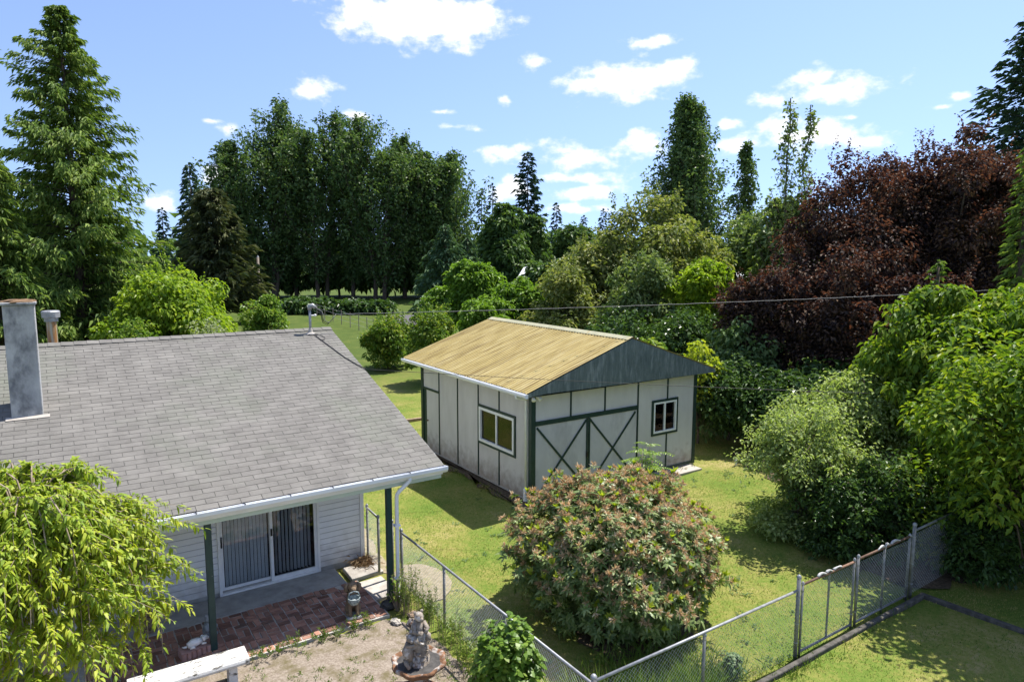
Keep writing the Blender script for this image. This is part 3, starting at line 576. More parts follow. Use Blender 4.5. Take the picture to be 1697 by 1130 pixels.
# ridge caps
RC = MB()
prof = [(-.15, -.15*SL), (0, .008), (.15, -.15*SL)]
V = []
for e, zz in ((0, .022), (.245, .012)):
    for (y, z) in prof: V.append((e, y, z+zz))
    for (y, z) in prof: V.append((e, y, z+zz-.012))
rcm = rawmesh('ridge_cap', V, [np.array([(0,6,7,1),(1,7,8,2),(0,1,4,3),(1,2,5,4),(6,9,10,7),(7,10,11,8),(0,3,9,6),(2,8,11,5)])]); rcm.materials.append(MATS['shingle'])
x = HX-.245
while x > -3.2:
    o = bpy.data.objects.new('ridge_cap', rcm); COL.objects.link(o); o.parent = roof; o.location = (x, RY, RZ+.012); o.rotation_euler = (0, rnd.gauss(0, .004), rnd.gauss(0, .008)); x -= .235
# fascia beam, gutter, posts
hpart(MB().box(LX, HX-.03, 11.30, 11.42, 2.185, 2.36), 'porch_beam', 'pale_green_paint', bevel=.005)
gut = MB(); yb = EY-.005
pr = [(0, -.015), (0, -.12), (-.075, -.12), (-.115, -.065), (-.115, -.005), (-.103, -.005), (-.103, -.06), (-.07, -.108), (-.012, -.108), (-.012, -.015)]
Vg = [(xx, yb+a, EZ+b+.005) for xx in (LX, HX+.02) for (a, b) in pr]; k = len(pr)
gut.add(Vg, [(i, (i+1) % k, k+(i+1) % k, k+i) for i in range(k)])
gut.poly([(HX+.02, yb+a, EZ+b+.005) for a, b in (pr[0], pr[1], pr[2], pr[3], pr[4])], (1, 0, 0), .004)
g = hpart(gut, 'gutter', 'gutter_white')
for xx in np.arange(-2.0, 5.9, .72): sub(MB().box(xx, xx+.02, yb-.115, yb, EZ+.004, EZ+.010), 'gutter_strap', 'black_plastic', g)
hpart(MB().box(LX, HX-.03, EY, EY+.025, EZ-.17, EZ-.022), 'fascia', 'white_paint')
hpart(MB().box(1.745, 1.845, 11.33, 11.43, -.02, 2.185), 'post', 'green_post', bevel=.006)
hpart(MB().box(4.83, 4.93, 11.33, 11.43, -.02, 2.185), 'post', 'green_post', bevel=.006)
hpart(MB().box(-1.3, -1.2, 11.33, 11.43, -.02, 2.185), 'post', 'green_post', bevel=.006)
ds = hpart(MB().tube([(5.22, EY-.06, 2.36), (5.22, EY-.06, 2.30), (5.17, EY-.04, 2.24), (5.02, 11.21, 2.12), (4.985, 11.23, 2.06), (4.985, 11.25, 1.95), (4.985, 11.26, .12), (4.985, 11.2, .06), (4.985, 11.1, .04)], .038, 8), 'downspout', 'gutter_white', smooth=True)
for zz in (1.45, .42): sub(MB().box(4.93, 5.04, 11.21, 11.33, zz, zz+.03), 'strap', 'white_paint', ds)
# chimney
chm = bpy.data.objects.new('chimney', None); COL.objects.link(chm); chm.parent = house; chm.location = (0, -13.2, 0); chm['label'] = 'stained grey stucco chimney with mossy rust-brown cap'
sub(MB().box(-.735, -.275, 14.58, 15.12, 3.3, 5.53), 'stack', 'stucco', chm, bevel=.015)
sub(MB().box(-.775, -.245, 14.54, 15.16, 5.531, 5.575), 'cap', 'stucco', chm, bevel=.01)
cp = MB().blob((-.51, 14.85, 5.575), (.265, .31, .04), 14, 8, .25, 3); sub(cp, 'moss', 'moss_cap', chm, smooth=True)
sub(MB().poly([rp(-.82, 3.42, .016), rp(-.18, 3.42, .016), rp(-.18, 3.53, .016), rp(-.82, 3.53, .016)], (0, 0, 1), .006), 'flashing', 'light_concrete', chm)
# flue pipe behind the ridge
vp = bpy.data.objects.new('flue_pipe', None); COL.objects.link(vp); vp.parent = house; vp.location = (0, -13.2, 0); vp['label'] = 'rust-streaked cream flue pipe with ribbed metal cap'
sub(MB().lathe([(.098, 3.9), (.098, 5.0), (0.0, 5.0)], (-.06, 18.1, 0), 18), 'pipe', 'rusty_pipe', vp, smooth=False)
sub(MB().lathe([(.13, 4.94), (.13, 5.02), (.17, 5.03), (.175, 5.15), (.155, 5.175), (0, 5.18)], (-.06, 18.1, 0), 24, wob=lambda th, i: 1+.012*math.cos(12*th)), 'pipe_cap', 'galvanised', vp)
# service mast
ms = bpy.data.objects.new('service_mast', None); COL.objects.link(ms); ms.parent = house; ms.location = (0, -13.2, 0)
mx, my = 5.36, 17.18
sub(MB().tube([(mx, my, 4.3), (mx, my, 5.06)], .032, 10), 'mast_pipe', 'galvanised', ms, smooth=True)
sub(MB().tube([(mx-.01, my, 5.02), (mx, my, 5.11), (mx+.06, my-.02, 5.13), (mx+.15, my-.05, 5.07)], [.045, .062, .06, .035], 10), 'weatherhead', 'galvanised', ms, smooth=True)
sub(MB().lathe([(.14, 0), (.06, .05), (.035, .16)], (mx, my, 4.41), 14), 'boot', 'light_concrete', ms)
sub(MB().tube([(mx+.03, my, 4.88), (mx+.11, my-.01, 4.88)], .018, 6).blob((mx+.13, my-.01, 4.88), .035), 'insulator', 'white_ceramic', ms)
for k, (dx, dz, mt) in enumerate([(.0, 0, 'cable_black'), (.03, .02, 'cable_grey'), (-.02, -.03, 'cable_black')]):
    sub(MB().tube([(mx+.13, my-.05, 5.07), (mx+.25+dx, my-.08, 4.98), (mx+.32+dx, my-.08, 4.72+dz), (mx+.44+dx, my-.06, 4.66+dz), (mx+.58, my-.05, 4.78), (mx+.66, my-.04, 4.885)], .009, 5), 'drip_loop', mt, ms, smooth=True)
rc = [rp(5.40, 6.2, .03), rp(5.48, 5.85, .02), rp(5.60, 5.3, .02), rp(5.72, 4.75, .022), rp(5.86, 4.35, .022), rp(5.98, 4.05, .03)]
hpart(MB().tube(rc, .011, 5), 'roof_cable', 'cable_black', smooth=True)
hpart(MB().tube([rp(5.40, 6.2, .03), rp(5.56, 6.1, .03), rp(5.62, 5.95, .02), rp(5.56, 5.8, .02), rp(5.49, 5.82, .02)], .009, 5), 'roof_cable', 'cable_black', smooth=True)
def hang(name, label, a, b, sag, r, mat, ext=0.0, wav=0):
    a = np.array(a); b = np.array(b); t = np.linspace(0, 1+ext, 90)[:, None]; P = a+(b-a)*t; P[:, 2] -= (sag*4*t*(1-t))[:, 0]
    if wav: P[:, 2] += wav*np.sin(t[:, 0]*260); P[:, 1] += wav*np.cos(t[:, 0]*260)
    tag(MB().tube(P, r, 5).build(name, mat, None, smooth=True), label, 'cable')
hang('service_cable', 'twisted grey service cable strung from the roof mast towards the red trees', (mx+.66, my-.04, 4.885), at(1697, 478, 21), .08, .0075, 'cable_grey', ext=.4, wav=.006)
hang('telephone_cable', 'thin dark cable strung from roof edge across the shed front', rp(5.98, 4.05, .03), at(1400, 650, 15.6), .04, .006, 'cable_black', ext=.05)
# ------------------------------------------------------------------ the shed
X0, Y0, L_, W_ = 9.986, 14.028, 6.27, 6.13
X1, Y1 = X0+W_, Y0+L_
shed = thing('shed', 'pale grey shed with dark green trim and yellowed metal roof', 'shed', (X0+W_/2, Y0+L_/2, 0))
SO = (-(X0+W_/2), -(Y0+L_/2), 0)
def sp_(mb, name, mat, parent=None, **k):
    o = mb.build(name, mat, parent or shed, **k)
    if parent is None: o.location = SO
    return o
def sgrp(name, label=None):
    o = bpy.data.objects.new(name, None); COL.objects.link(o); o.parent = shed; o.location = SO
    if label: o['label'] = label
    return o
WH = 3.02; wt = .08
SHE, SHR, OF, OB, OS = 2.993, 4.154, .408, .507, .4125
RX = X0+W_/2; SSL = (SHR-SHE)/(W_/2+OS)
sp_(MB().box(X0-.01, X1+.01, Y0-.01, Y1+.01, -.1, .06), 'footing', 'concrete')
# walls: windows and doorway are real openings
wl = dict(y0=14.81, y1=16.60, z0=1.10, z1=2.09)      # west window
wf = dict(x0=14.34, x1=15.27, z0=1.22, z1=2.13)      # front window
def panel_wall():
    ys = [Y0, 15.556, 16.668, 17.881, 19.078, Y1]
    for i in range(5):
        a, b = ys[i]+.002, ys[i+1]-.002
        if i == 4: sp_(MB().box(X0, X0+wt, a, b, 2.10, WH), 'wall_panel', 'shed_panel'); continue      # over the door
        m = MB(); lo, hi = max(a, wl['y0']), min(b, wl['y1'])
        if hi > lo:
            m.box(X0, X0+wt, a, b, .06, wl['z0']).box(X0, X0+wt, a, b, wl['z1'], WH)
            if lo > a: m.box(X0, X0+wt, a, lo, wl['z0'], wl['z1'])
            if hi < b: m.box(X0, X0+wt, hi, b, wl['z0'], wl['z1'])
        else: m.box(X0, X0+wt, a, b, .06, WH)
        sp_(m, 'wall_panel', 'shed_panel')
    xs = [X0+wt, 11.257, 12.457, 13.705, 14.90, X1]
    for i in range(5):
        a, b = xs[i]+.002, xs[i+1]-.002; top = lambda x: min(SHE+(min(x-X0, X1-x)+OS)*SSL-.06, 4.0)
        m = MB(); zlo = 2.10 if i < 3 else .06
        def fill(p, q, z0, z1=None):
            P = [(p, Y0, z0), (q, Y0, z0), (q, Y0, z1 or top(q)), (p, Y0, z1 or top(p))]
            if z1 is None and p < RX < q: P.insert(3, (RX, Y0, top(RX)))
            m.poly([(x, y, z) for x, y, z in P], (0, 1, 0), wt)
        lo, hi = max(a, wf['x0']), min(b, wf['x1'])
        if hi > lo:
            fill(a, b, .06, wf['z0']); fill(a, b, wf['z1'])
            if lo > a: fill(a, lo, wf['z0'], wf['z1'])
            if hi < b: fill(hi, b, wf['z0'], wf['z1'])
        else: fill(a, b, zlo)
        sp_(m, 'wall_panel', 'shed_panel')
    sp_(MB().box(X1-wt, X1, Y0+wt, Y1, .06, WH), 'side_wall', 'shed_panel')
    sp_(MB().poly([(X0+wt, Y1-wt, .06), (X1-wt, Y1-wt, .06), (X1-wt, Y1-wt, WH), (RX, Y1-wt, 4.0), (X0+wt, Y1-wt, WH)], (0, 1, 0), wt), 'back_wall', 'shed_panel')
    sp_(MB().box(X0+wt, X1-wt, Y0+wt, Y1-wt, .03, .065), 'floor', 'dark_room')
panel_wall()
bt = .045; pj = .022
for y, z0, z1 in [(19.078, .05, 2.95), (17.881, .05, 2.95), (16.668, .05, 2.95), (15.556, .05, 1.03), (15.556, 2.16, 2.95)]: sp_(MB().box(X0-pj, X0-.001, y-bt/2, y+bt/2, z0, z1), 'batten', 'green_trim')
sp_(MB().box(X0-.03, X0-.001, Y1-.13, Y1+.03, .05, 2.95), 'corner_board', 'green_trim'); sp_(MB().box(X0-.028, X0-.001, Y0-.03, Y0+.10, .05, 2.98), 'corner_board', 'green_trim')
sp_(MB().box(X0, X0+.11, Y0-.029, Y0-.001, .05, 3.03), 'corner_board', 'green_trim'); sp_(MB().box(X1-.09, X1+.03, Y0-.028, Y0-.001, .05, 3.05), 'corner_board', 'green_trim')
sp_(MB().box(13.73, X1-.09, Y0-.024, Y0-.001, .06, .13), 'base_board', 'green_trim')
for x, z0, z1 in [(11.257, 2.14, 3.3), (12.457, 2.14, 3.6), (13.705, .13, 3.55), (14.90, .13, 1.19), (14.90, 2.18, 3.3)]: sp_(MB().box(x-bt/2, x+bt/2, Y0-pj, Y0-.001, z0, z1), 'batten', 'green_trim')
sp_(MB().box(X0+.11, 13.68, Y0-.04, Y0-.001, 2.03, 2.15), 'header_beam', 'green_trim', bevel=.005)
# person door in the west wall
pd_ = sgrp('side_door', 'narrow pale grey door at the far end of the side wall')
sp_(MB().box(X0+.006, X0+.05, 19.11, 19.98, .06, 2.03), 'door_leaf', 'shed_panel', pd_); sp_(MB().box(X0-.026, X0-.001, 19.11, Y1-.13, 2.035, 2.10), 'lintel', 'green_trim', pd_); sp_(MB().box(X0, X0+.05, 19.99, Y1, .06, 2.05), 'jamb', 'green_trim', pd_)
sp_(MB().blob((X0-.03, 19.86, 1.02), .03), 'knob', 'rusty_rail', pd_)
# barn doors with crossed braces
for (a, b) in ((X0+.115, 11.845), (11.875, 13.66)):
    d = sgrp('barn_door'); sp_(MB().box(a, b, Y0-.012, Y0+.05, .07, 2.025), 'door_leaf', 'shed_door_panel', d)
    w = .055
    sp_(MB().bar((a+.04, Y0-.024, 1.98), (b-.06, Y0-.024, .12), .018, w, up=(1, 0, 1)), 'brace', 'green_trim', d)
    sp_(MB().bar((b-.06, Y0-.0285, 1.98), (a+.04, Y0-.0285, .12), .018, w, up=(1, 0, -1)), 'brace', 'green_trim', d)
    e = b-.05 if a < 11 else a
    sp_(MB().box(e, e+.05, Y0-.036, Y0-.0125, .08, 2.02), 'stile', 'green_trim', d)
    if a < 11: sp_(MB().box(b-.06, b-.02, Y0-.075, Y0-.037, .95, 1.1), 'latch', 'black_plastic', d)
# windows
def window(nm, lab, axis, a0, a1, z0, z1, ww=.055):
    w = sgrp('window', lab)
    def bx(p, q, d0, d1, zz0, zz1): return (X0+d0, X0+d1, p, q, zz0, zz1) if axis == 'x' else (p, q, Y0+d0, Y0+d1, zz0, zz1)
    def frame(p, q, zz0, zz1, t_, d0, d1, name, mat):
        m = MB(); m.box(*bx(p, p+t_, d0, d1, zz0, zz1)); m.box(*bx(q-t_, q, d0, d1, zz0, zz1)); m.box(*bx(p+t_, q-t_, d0, d1, zz0, zz0+t_)); m.box(*bx(p+t_, q-t_, d0, d1, zz1-t_, zz1)); sp_(m, name, mat, w)
    frame(a0-.075, a1+.075, z0-.075, z1+.075, .07, -.03, -.001, 'trim', 'green_trim')
    frame(a0-.004, a1+.004, z0-.004, z1+.004, ww, -.036, .06, 'frame', 'white_paint')
    m_ = (a0+a1)/2
    m = MB(); m.box(*bx(m_-.028, m_+.028, -.02, .04, z0+ww, z1-ww)); sp_(m, 'mullion', 'white_paint', w)
    for p, q, d in ((a0+ww, m_-.028, .012), (m_+.028, a1-ww, .024)): m = MB(); m.box(*bx(p-.003, q+.003, d, d+.005, z0+ww-.003, z1-ww+.003)); sp_(m, 'pane', 'shed_glass', w)
window('w', 'white sliding window with dark green trim on the side wall', 'x', wl['y0'], wl['y1'], wl['z0'], wl['z1'], .075)
window('f', 'small white sliding window right of the barn doors', 'y', wf['x0'], wf['x1'], wf['z0'], wf['z1'], .05)
sp_(MB().bar((14.62, Y0+.35, .9), (15.16, Y0+.28, 2.3), .05, .03), 'leaning_stick', 'timber')
# metal roof: ribbed sheets, each an object of its own
rf = sgrp('roof')
def sheet_mesh(y0, y1, side):
    npit = 7; pit = (y1-y0-.012)/npit; ys = []; hz = []
    for q in range(npit):
        for fy, fh in ((0, .026), (.16, .026), (.26, 0), (.58, .001), (.90, 0)): ys.append(y0+(q+fy)*pit); hz.append(fh)
    ys += [y0+npit*pit, y0+npit*pit+.012]; hz += [.026, .026]
    V = []; 
    for s in (0, 1):
        for y, h in zip(ys, hz):
            x = (X0-OS) if s == 0 else RX-.005; z = (SHE if s == 0 else SHR-.003)+h
            if side < 0: x = 2*RX-x
            V.append((x, y, z))
    n = len(ys); f = [(i, i+1, n+i+1, n+i) if side > 0 else (i+1, i, n+i, n+i+1) for i in range(n-1)]
    m = MB().add(V, f); return m
ya = Y0-OF; npan = 8; pw = (L_+OF+OB)/npan
for side in (1, -1):
    for i in range(npan):
        o = sp_(sheet_mesh(ya+i*pw, ya+(i+1)*pw+.012, side), 'roof_sheet', 'tin_roof', rf); o.location = (0, 0, .0008*(i % 2))
        sm = o.modifiers.new('thickness', 'SOLIDIFY'); sm.thickness = .003
sp_(MB().bar((X0-OS+.02, ya+.02, SHE-.04), (RX, ya+.02, SHR-.04), .02, .01), 'edge_strip', 'ridge_tin', rf)
rm = MB(); V = []
for y in (ya-.02, Y1+OB+.02):
    for (dx, dz) in ((-.17, -.17*SSL+.034), (-.02, .040), (.02, .040), (.17, -.17*SSL+.034), (.17, -.17*SSL+.030), (0, .030), (-.17, -.17*SSL+.030)): V.append((RX+dx, y, SHR+dz))
rm.add(V, [(i, (i+1) % 7, 7+(i+1) % 7, 7+i) for i in range(7)]); sp_(rm, 'ridge_flashing', 'ridge_tin', rf)
rafters = MB()
for y in np.arange(ya+.12, Y1+OB, .61):
    for s in (1, -1):
        a = np.array((X0-OS+.06 if s > 0 else 2*RX-X0+OS-.06, y, SHE-.05)); rafters.bar(a, (RX, y, SHR-.05), .04, .09)
sp_(rafters, 'rafters', 'timber', rf)
# gable boarding under the front overhang
gz0 = 2.90
gp = MB()
def gt(x): return SHE+(min(x-(X0-OS), (X1+OS)-x))*SSL-.012
gp.poly([(X0-OS+.03, ya+.005, gt(X0-OS+.03)-.09), (X0+.15, ya+.005, gz0+.04), (X1-.02, ya+.005, gz0), (X1+OS-.02, ya+.005, gt(X1+OS-.02)-.085), (X1+OS-.02, ya+.005, gt(X1+OS-.02)), (RX, ya+.005, gt(RX)), (X0-OS+.03, ya+.005, gt(X0-OS+.03))], (0, 1, 0), .02)
sp_(gp, 'gable_board', 'gable_green')
sp_(MB().box(X0+.05, X1-.05, ya+.03, Y0-.03, 3.0, 3.02), 'soffit', 'shed_panel')
# gutter and downspout on the west eave
sg = MB(); ex = X0-OS
pr2 = [(.01, -.0), (.01, -.10), (-.06, -.10), (-.095, -.05), (-.095, .0), (-.085, .0), (-.085, -.045), (-.055, -.09), (.0, -.09), (.0, .0)]
Vg = [(ex+a, y, SHE-.01+b) for y in (ya-.01, Y1+OB+.01) for (a, b) in pr2]; k = len(pr2)
sg.add(Vg, [(i, k+i, k+(i+1) % k, (i+1) % k) for i in range(k)]); sg.poly([(ex+a, ya-.014, SHE-.01+b) for a, b in pr2[:5]], (0, 1, 0), .004); sg.poly([(ex+a, Y1+OB+.01, SHE-.01+b) for a, b in pr2[:5]], (0, 1, 0), .004)
sp_(sg, 'gutter', 'gutter_white')
sp_(MB().tube([(ex-.04, Y0+.05, SHE-.10), (ex-.04, Y0+.05, SHE-.16), (X0-.12, Y0+.12, SHE-.24), (X0-.065, Y0+.16, SHE-.30), (X0-.065, Y0+.16, .35)], .036, 8), 'downspout', 'gutter_white', smooth=True)
sp_(MB().box(X0-.115, X0-.015, Y0+.11, Y0+.21, .02, .36), 'drain_boot', 'white_paint', bevel=.01)
# flood light under the eave corner
fl = sgrp('flood_light'); sp_(MB().box(X0-.06, X0+.06, Y0-.16, Y0-.05, 2.86, 2.93), 'lamp_base', 'white_paint', fl, bevel=.01)
for dx in (-.07, .08): sp_(MB().tube([(X0+dx*.4, Y0-.12, 2.85), (X0+dx, Y0-.17, 2.82), (X0+dx*1.5, Y0-.24, 2.77)], [.025, .04, .06], 10), 'lamp_head', 'white_ceramic', fl, smooth=True)
# ------------------------------------------------------------------ chain-link fences
def chainlink(a, b, z0, z1, p=.036, r=.0021):
    """woven zigzag wires between two points on plan"""
    a = np.array((a[0], a[1], 0.0)); b = np.array((b[0], b[1], 0.0)); ln = np.linalg.norm(b-a); d = (b-a)/ln; nrm = np.array((-d[1], d[0], 0))
    nk = int(ln/p); nj = int((z1-z0)/p); j = np.arange(nj+1); V = []; Fq = []; base = 0
    off = [np.array([0, 0, 0])+nrm*r+np.array([0, 0, 0]), d*r*.87-nrm*r*.5, -d*r*.87-nrm*r*.5]
    for k in range(nk):
        s = k*p+p*((j+k) % 2); P = a+d*s[:, None]+nrm*(((j+k) % 2)*.003)[:, None]; P[:, 2] = z0+j*p+lumps(P[:, 0], P[:, 1])*0
        ring = np.stack([P+o for o in off], 1).reshape(-1, 3); V.append(ring)
        jj = np.arange(nj)
        for q in range(3):
            Fq.append(np.stack([base+jj*3+q, base+jj*3+(q+1) % 3, base+(jj+1)*3+(q+1) % 3, base+(jj+1)*3+q], 1))
        base += (nj+1)*3
    return np.vstack(V), [np.vstack(Fq)]
def fence(label, a, b, posts, h, rail='galvanised', name='chain_link_fence', rails=(None,), postm='old_galvanised', tall=()):
    root = thing(name, label, 'fence' if 'gate' not in name else 'gate', ((a[0]+b[0])/2, (a[1]+b[1])/2, 0)); off = (-(a[0]+b[0])/2, -(a[1]+b[1])/2, 0)
    def ad(mb, n, m, **k): o = mb.build(n, m, root, **k); o.location = off; return o
    V, Fs = chainlink(a, b, .04, h-.03); o = link('wire_mesh', rawmesh('wire_mesh', V, Fs), 'wire_grey', root, 'stuff'); o.location = off
    ad(MB().tube([(a[0], a[1], h), (b[0], b[1], h)], .021, 8), 'top_rail', rail, smooth=True)
    for (px, py, ph, pr_) in posts:
        q = ad(MB().tube([(px, py, -.1), (px, py, ph)], pr_, 10), 'post', postm, smooth=True)
        c = MB().lathe([(pr_+.006, ph-.02), (pr_+.006, ph+.005), (pr_*.6, ph+.03), (0, ph+.036)], (px, py, 0), 10).build('post_cap', 'galvanised', q, smooth=True)
        for zz in (.25, h*.5, h-.12): MB().lathe([(pr_+.004, zz), (pr_+.004, zz+.022)], (px, py, 0), 10).build('tension_band', 'galvanised', q)
    return root, ad
fx = 5.285
fence('low chain-link fence running from porch post to the near corner', (fx, 11.72), (fx, 6.06), [(fx, 11.74, 1.14, .03), (fx, 10.0, 1.07, .024), (fx, 8.1, 1.07, .024)], 1.09)
fence('silver-railed chain-link fence between near corner and rusty gate', (fx, 6.06), (9.50, 6.06), [(fx, 6.06, 1.2, .036), (7.33, 6.06, 1.10, .024), (9.53, 6.06, 1.36, .032)], 1.135)
fence('short chain-link fence panel beside the house corner', (5.16, 13.24), (5.13, 12.5), [(5.16, 13.16, 1.22, .024), (5.13, 12.5, 1.2, .026)], 1.17)
fence('chain-link fence running into the dark shrubs on the right', (13.13, 6.06), (14.9, 6.1), [(13.13, 6.06, 1.42, .034)], 1.29, rail='old_galvanised')
r_, ad = fence('chain-link gate with rusty top rail and rags, beside silver-railed fence', (9.64, 6.06), (11.12, 6.06), [(9.64, 6.06, 1.22, .02), (11.12, 6.06, 1.24, .02)], 1.2, 'rusty_rail', 'chain_link_gate')
ad(MB().tube([(10.4, 6.07, .05), (10.4, 6.07, 1.2)], .018, 8), 'stiffener', 'old_galvanised'); ad(MB().tube([(9.64, 6.06, .06), (11.12, 6.06, .06)], .02, 8), 'bottom_rail', 'old_galvanised', smooth=True)
def rag(ad, x0, x1, z, sd_):
    t = np.linspace(0, 1, 9); P = np.stack([x0+(x1-x0)*t, 6.06+.008*np.sin(t*5+sd_), z+.006+.032*np.sin(t*math.pi)], 1)
    ad(MB().tube(P, .019+.006*np.sin(t*5+sd_), 7), 'rag', 'cloth_rag', smooth=True)
for q, (x0, x1) in enumerate(((10.05, 10.27), (10.3, 10.44), (10.5, 10.72))): rag(ad, x0, x1, 1.21, q)
r_, ad = fence('shaded chain-link gate leaf next to the tall corner post', (11.24, 6.06), (12.98, 6.06), [(11.24, 6.06, 1.27, .024), (12.1, 6.06, 1.22, .02), (12.98, 6.06, 1.24, .024)], 1.22, 'rusty_rail', 'chain_link_gate')
ad(MB().tube([(11.24, 6.06, .06), (12.98, 6.06, .06)], .02, 8), 'bottom_rail', 'old_galvanised', smooth=True)
for q, (x0, x1) in enumerate(((11.85, 12.1), (12.1, 12.25), (12.3, 12.6))): rag(ad, x0, x1, 1.225, q+4)
for k, (y, lab) in enumerate(((12.1, 'grey steel gate post half hidden behind the porch post'),)):
    t_ = thing('gate_post', lab, 'post', (5.25, y, 0))
    MB().tube([(0, 0, -.1), (0, 0, 1.2)], .03, 10).build('shaft', 'old_galvanised', t_, smooth=True); MB().blob((0, 0, 1.21), .038).build('cap', 'galvanised', t_, smooth=True); MB().box(-.06, .03, -.02, .02, .92, .98).build('latch', 'old_galvanised', t_)
# ------------------------------------------------------------------ ornaments in the yard
def dog_with_basket():
    t = thing('dog_statue', 'brown dog statue holding a blue-grey basket, standing on brick patio', 'statue', (4.06, 11.13, .045), -.25)
    MB().box(-.13, .13, -.17, .15, 0, .06).build('plinth', 'statue_grey', t, bevel=.03)
    b = MB()
    b.tube([(0, .11, .10), (0, .08, .24), (0, .02, .40), (0, -.01, .50)], [.10, .115, .10, .075], 14)      # upright seated body
    for s in (-1, 1):
        b.tube([(s*.06, -.04, .40), (s*.065, -.08, .25), (s*.06, -.10, .10), (s*.06, -.13, .065)], [.045, .035, .03, .035], 10)      # forelegs
        b.blob((s*.095, .05, .13), (.05, .10, .075), 12, 8)                                                                          # haunches
        b.tube([(s*.095, .0, .075), (s*.10, -.09, .072)], [.035, .03], 8)
    b.blob((0, -.04, .575), (.085, .095, .085), 14, 10); b.tube([(0, -.08, .57), (0, -.15, .55), (0, -.18, .545)], [.055, .045, .03], 10)
    for s in (-1, 1): b.tube([(s*.07, -.02, .63), (s*.115, -.02, .58), (s*.115, -.03, .50), (s*.10, -.03, .47)], [.02, .035, .035, .02], 8)
    b.tube([(0, .17, .09), (.08, .2, .08), (.14, .15, .08)], [.03, .025, .015], 8)
    b.build('body', 'statue_brown', t, smooth=True)
    h = MB().lathe([(.0, .0), (.07, .005), (.10, .06), (.108, .12), (.095, .12), (.085, .06), (.0, .03)], (0, -.20, .32), 20, wob=lambda th, i: 1+.03*math.cos(14*th)); bk_ = h.build('basket', 'basket_blue', t)
    MB().tube([(-.10, -.2, .44), (-.075, -.19, .52), (0, -.18, .545), (.075, -.19, .52), (.10, -.2, .44)], .012, 6).build('basket_handle', 'basket_blue', bk_, smooth=True)
dog_with_basket()
def fountain():
    px, py = 4.12, 8.62
    t = thing('fountain', 'weathered stone fountain, scalloped bowl with rough animal figures climbing its column', 'fountain', (px, py, 0))
    MB().lathe([(.24, 0), (.26, .05), (.17, .10), (.12, .2), (.14, .28), (.22, .34)], (0, 0, 0), 20, wob=lambda th, i: 1+.03*math.cos(8*th)).build('pedestal', 'rust_stone', t, smooth=True)
    wb = lambda th, i: 1+(.05*math.cos(8*th)+.02*math.cos(3*th) if 1 <= i <= 6 else 0)
    MB().lathe([(.16, .31), (.30, .36), (.385, .43), (.405, .475), (.385, .50), (.35, .485), (.29, .44), (.16, .405), (0, .40)], (0, 0, 0), 48, wob=wb).build('bowl', 'rust_stone', t, smooth=True)
    MB().lathe([(.33, .462), (0, .463)], (0, 0, 0), 32).build('water', 'dark_rock', t)
    c = MB(); 
    c.lathe([(.17, .40), (.155, .5), (.12, .56), (.135, .64), (.125, .72), (.14, .80), (.11, .9), (.12, .95), (.05, 1.0), (0, 1.01)], (0, 0, 0), 18, wob=lambda th, i: 1+.14*math.sin(3*th+i*1.9)+.08*math.sin(7*th+i))
    c.build('column', 'statue_stone', t, smooth=True)
    # upper seated animal: body, head, ears, arms round the stump
    a = MB(); a.tube([(0, 0, .90), (0, .02, 1.02), (0, 0, 1.12)], [.10, .095, .07], 12); a.blob((-.005, -.04, 1.19), (.068, .075, .068), 12, 9); a.tube([(0, -.09, 1.175), (0, -.135, 1.16)], [.04, .025], 8)
    for s in (-1, 1): a.blob((s*.055, -.01, 1.245), (.025, .018, .028), 8, 6); a.tube([(s*.07, -.02, 1.08), (s*.11, -.09, 1.0), (s*.05, -.13, .97)], [.038, .032, .026], 8); a.tube([(s*.06, -.03, .93), (s*.11, -.12, .90), (s*.09, -.15, .84)], [.05, .04, .035], 8)
    a.build('upper_figure', 'statue_stone', t, smooth=True)
    # lower animal climbing at the side
    b = MB(); b.tube([(-.17, -.02, .56), (-.185, -.02, .70), (-.15, -.03, .83)], [.07, .085, .06], 12); b.blob((-.16, -.06, .91), (.055, .06, .055), 10, 8); b.tube([(-.165, -.10, .90), (-.17, -.14, .885)], [.03, .02], 8)
    for s in (-1, 1): b.blob((-.16+s*.04, -.04, .955), (.02, .014, .022), 8, 6); b.tube([(-.16+s*.05, -.05, .80), (-.10+s*.05, -.12, .82), (-.05, -.12, .84)], [.028, .024, .02], 8); b.tube([(-.17+s*.05, -.02, .58), (-.17+s*.07, -.10, .56), (-.15+s*.06, -.14, .50)], [.04, .032, .03], 8)
    b.build('lower_figure', 'statue_stone', t, smooth=True)
    f = MB()
    g = np.random.default_rng(5)
    for k in range(18):
        th = k*2.4; z = .52+.02*k; f.blob((.13*math.cos(th), .13*math.sin(th), z), (.035+.02*g.random(), .035+.02*g.random(), .03+.02*g.random()), 7, 5, .25, k)
    f.build('rockwork', 'statue_stone', t)
fountain()
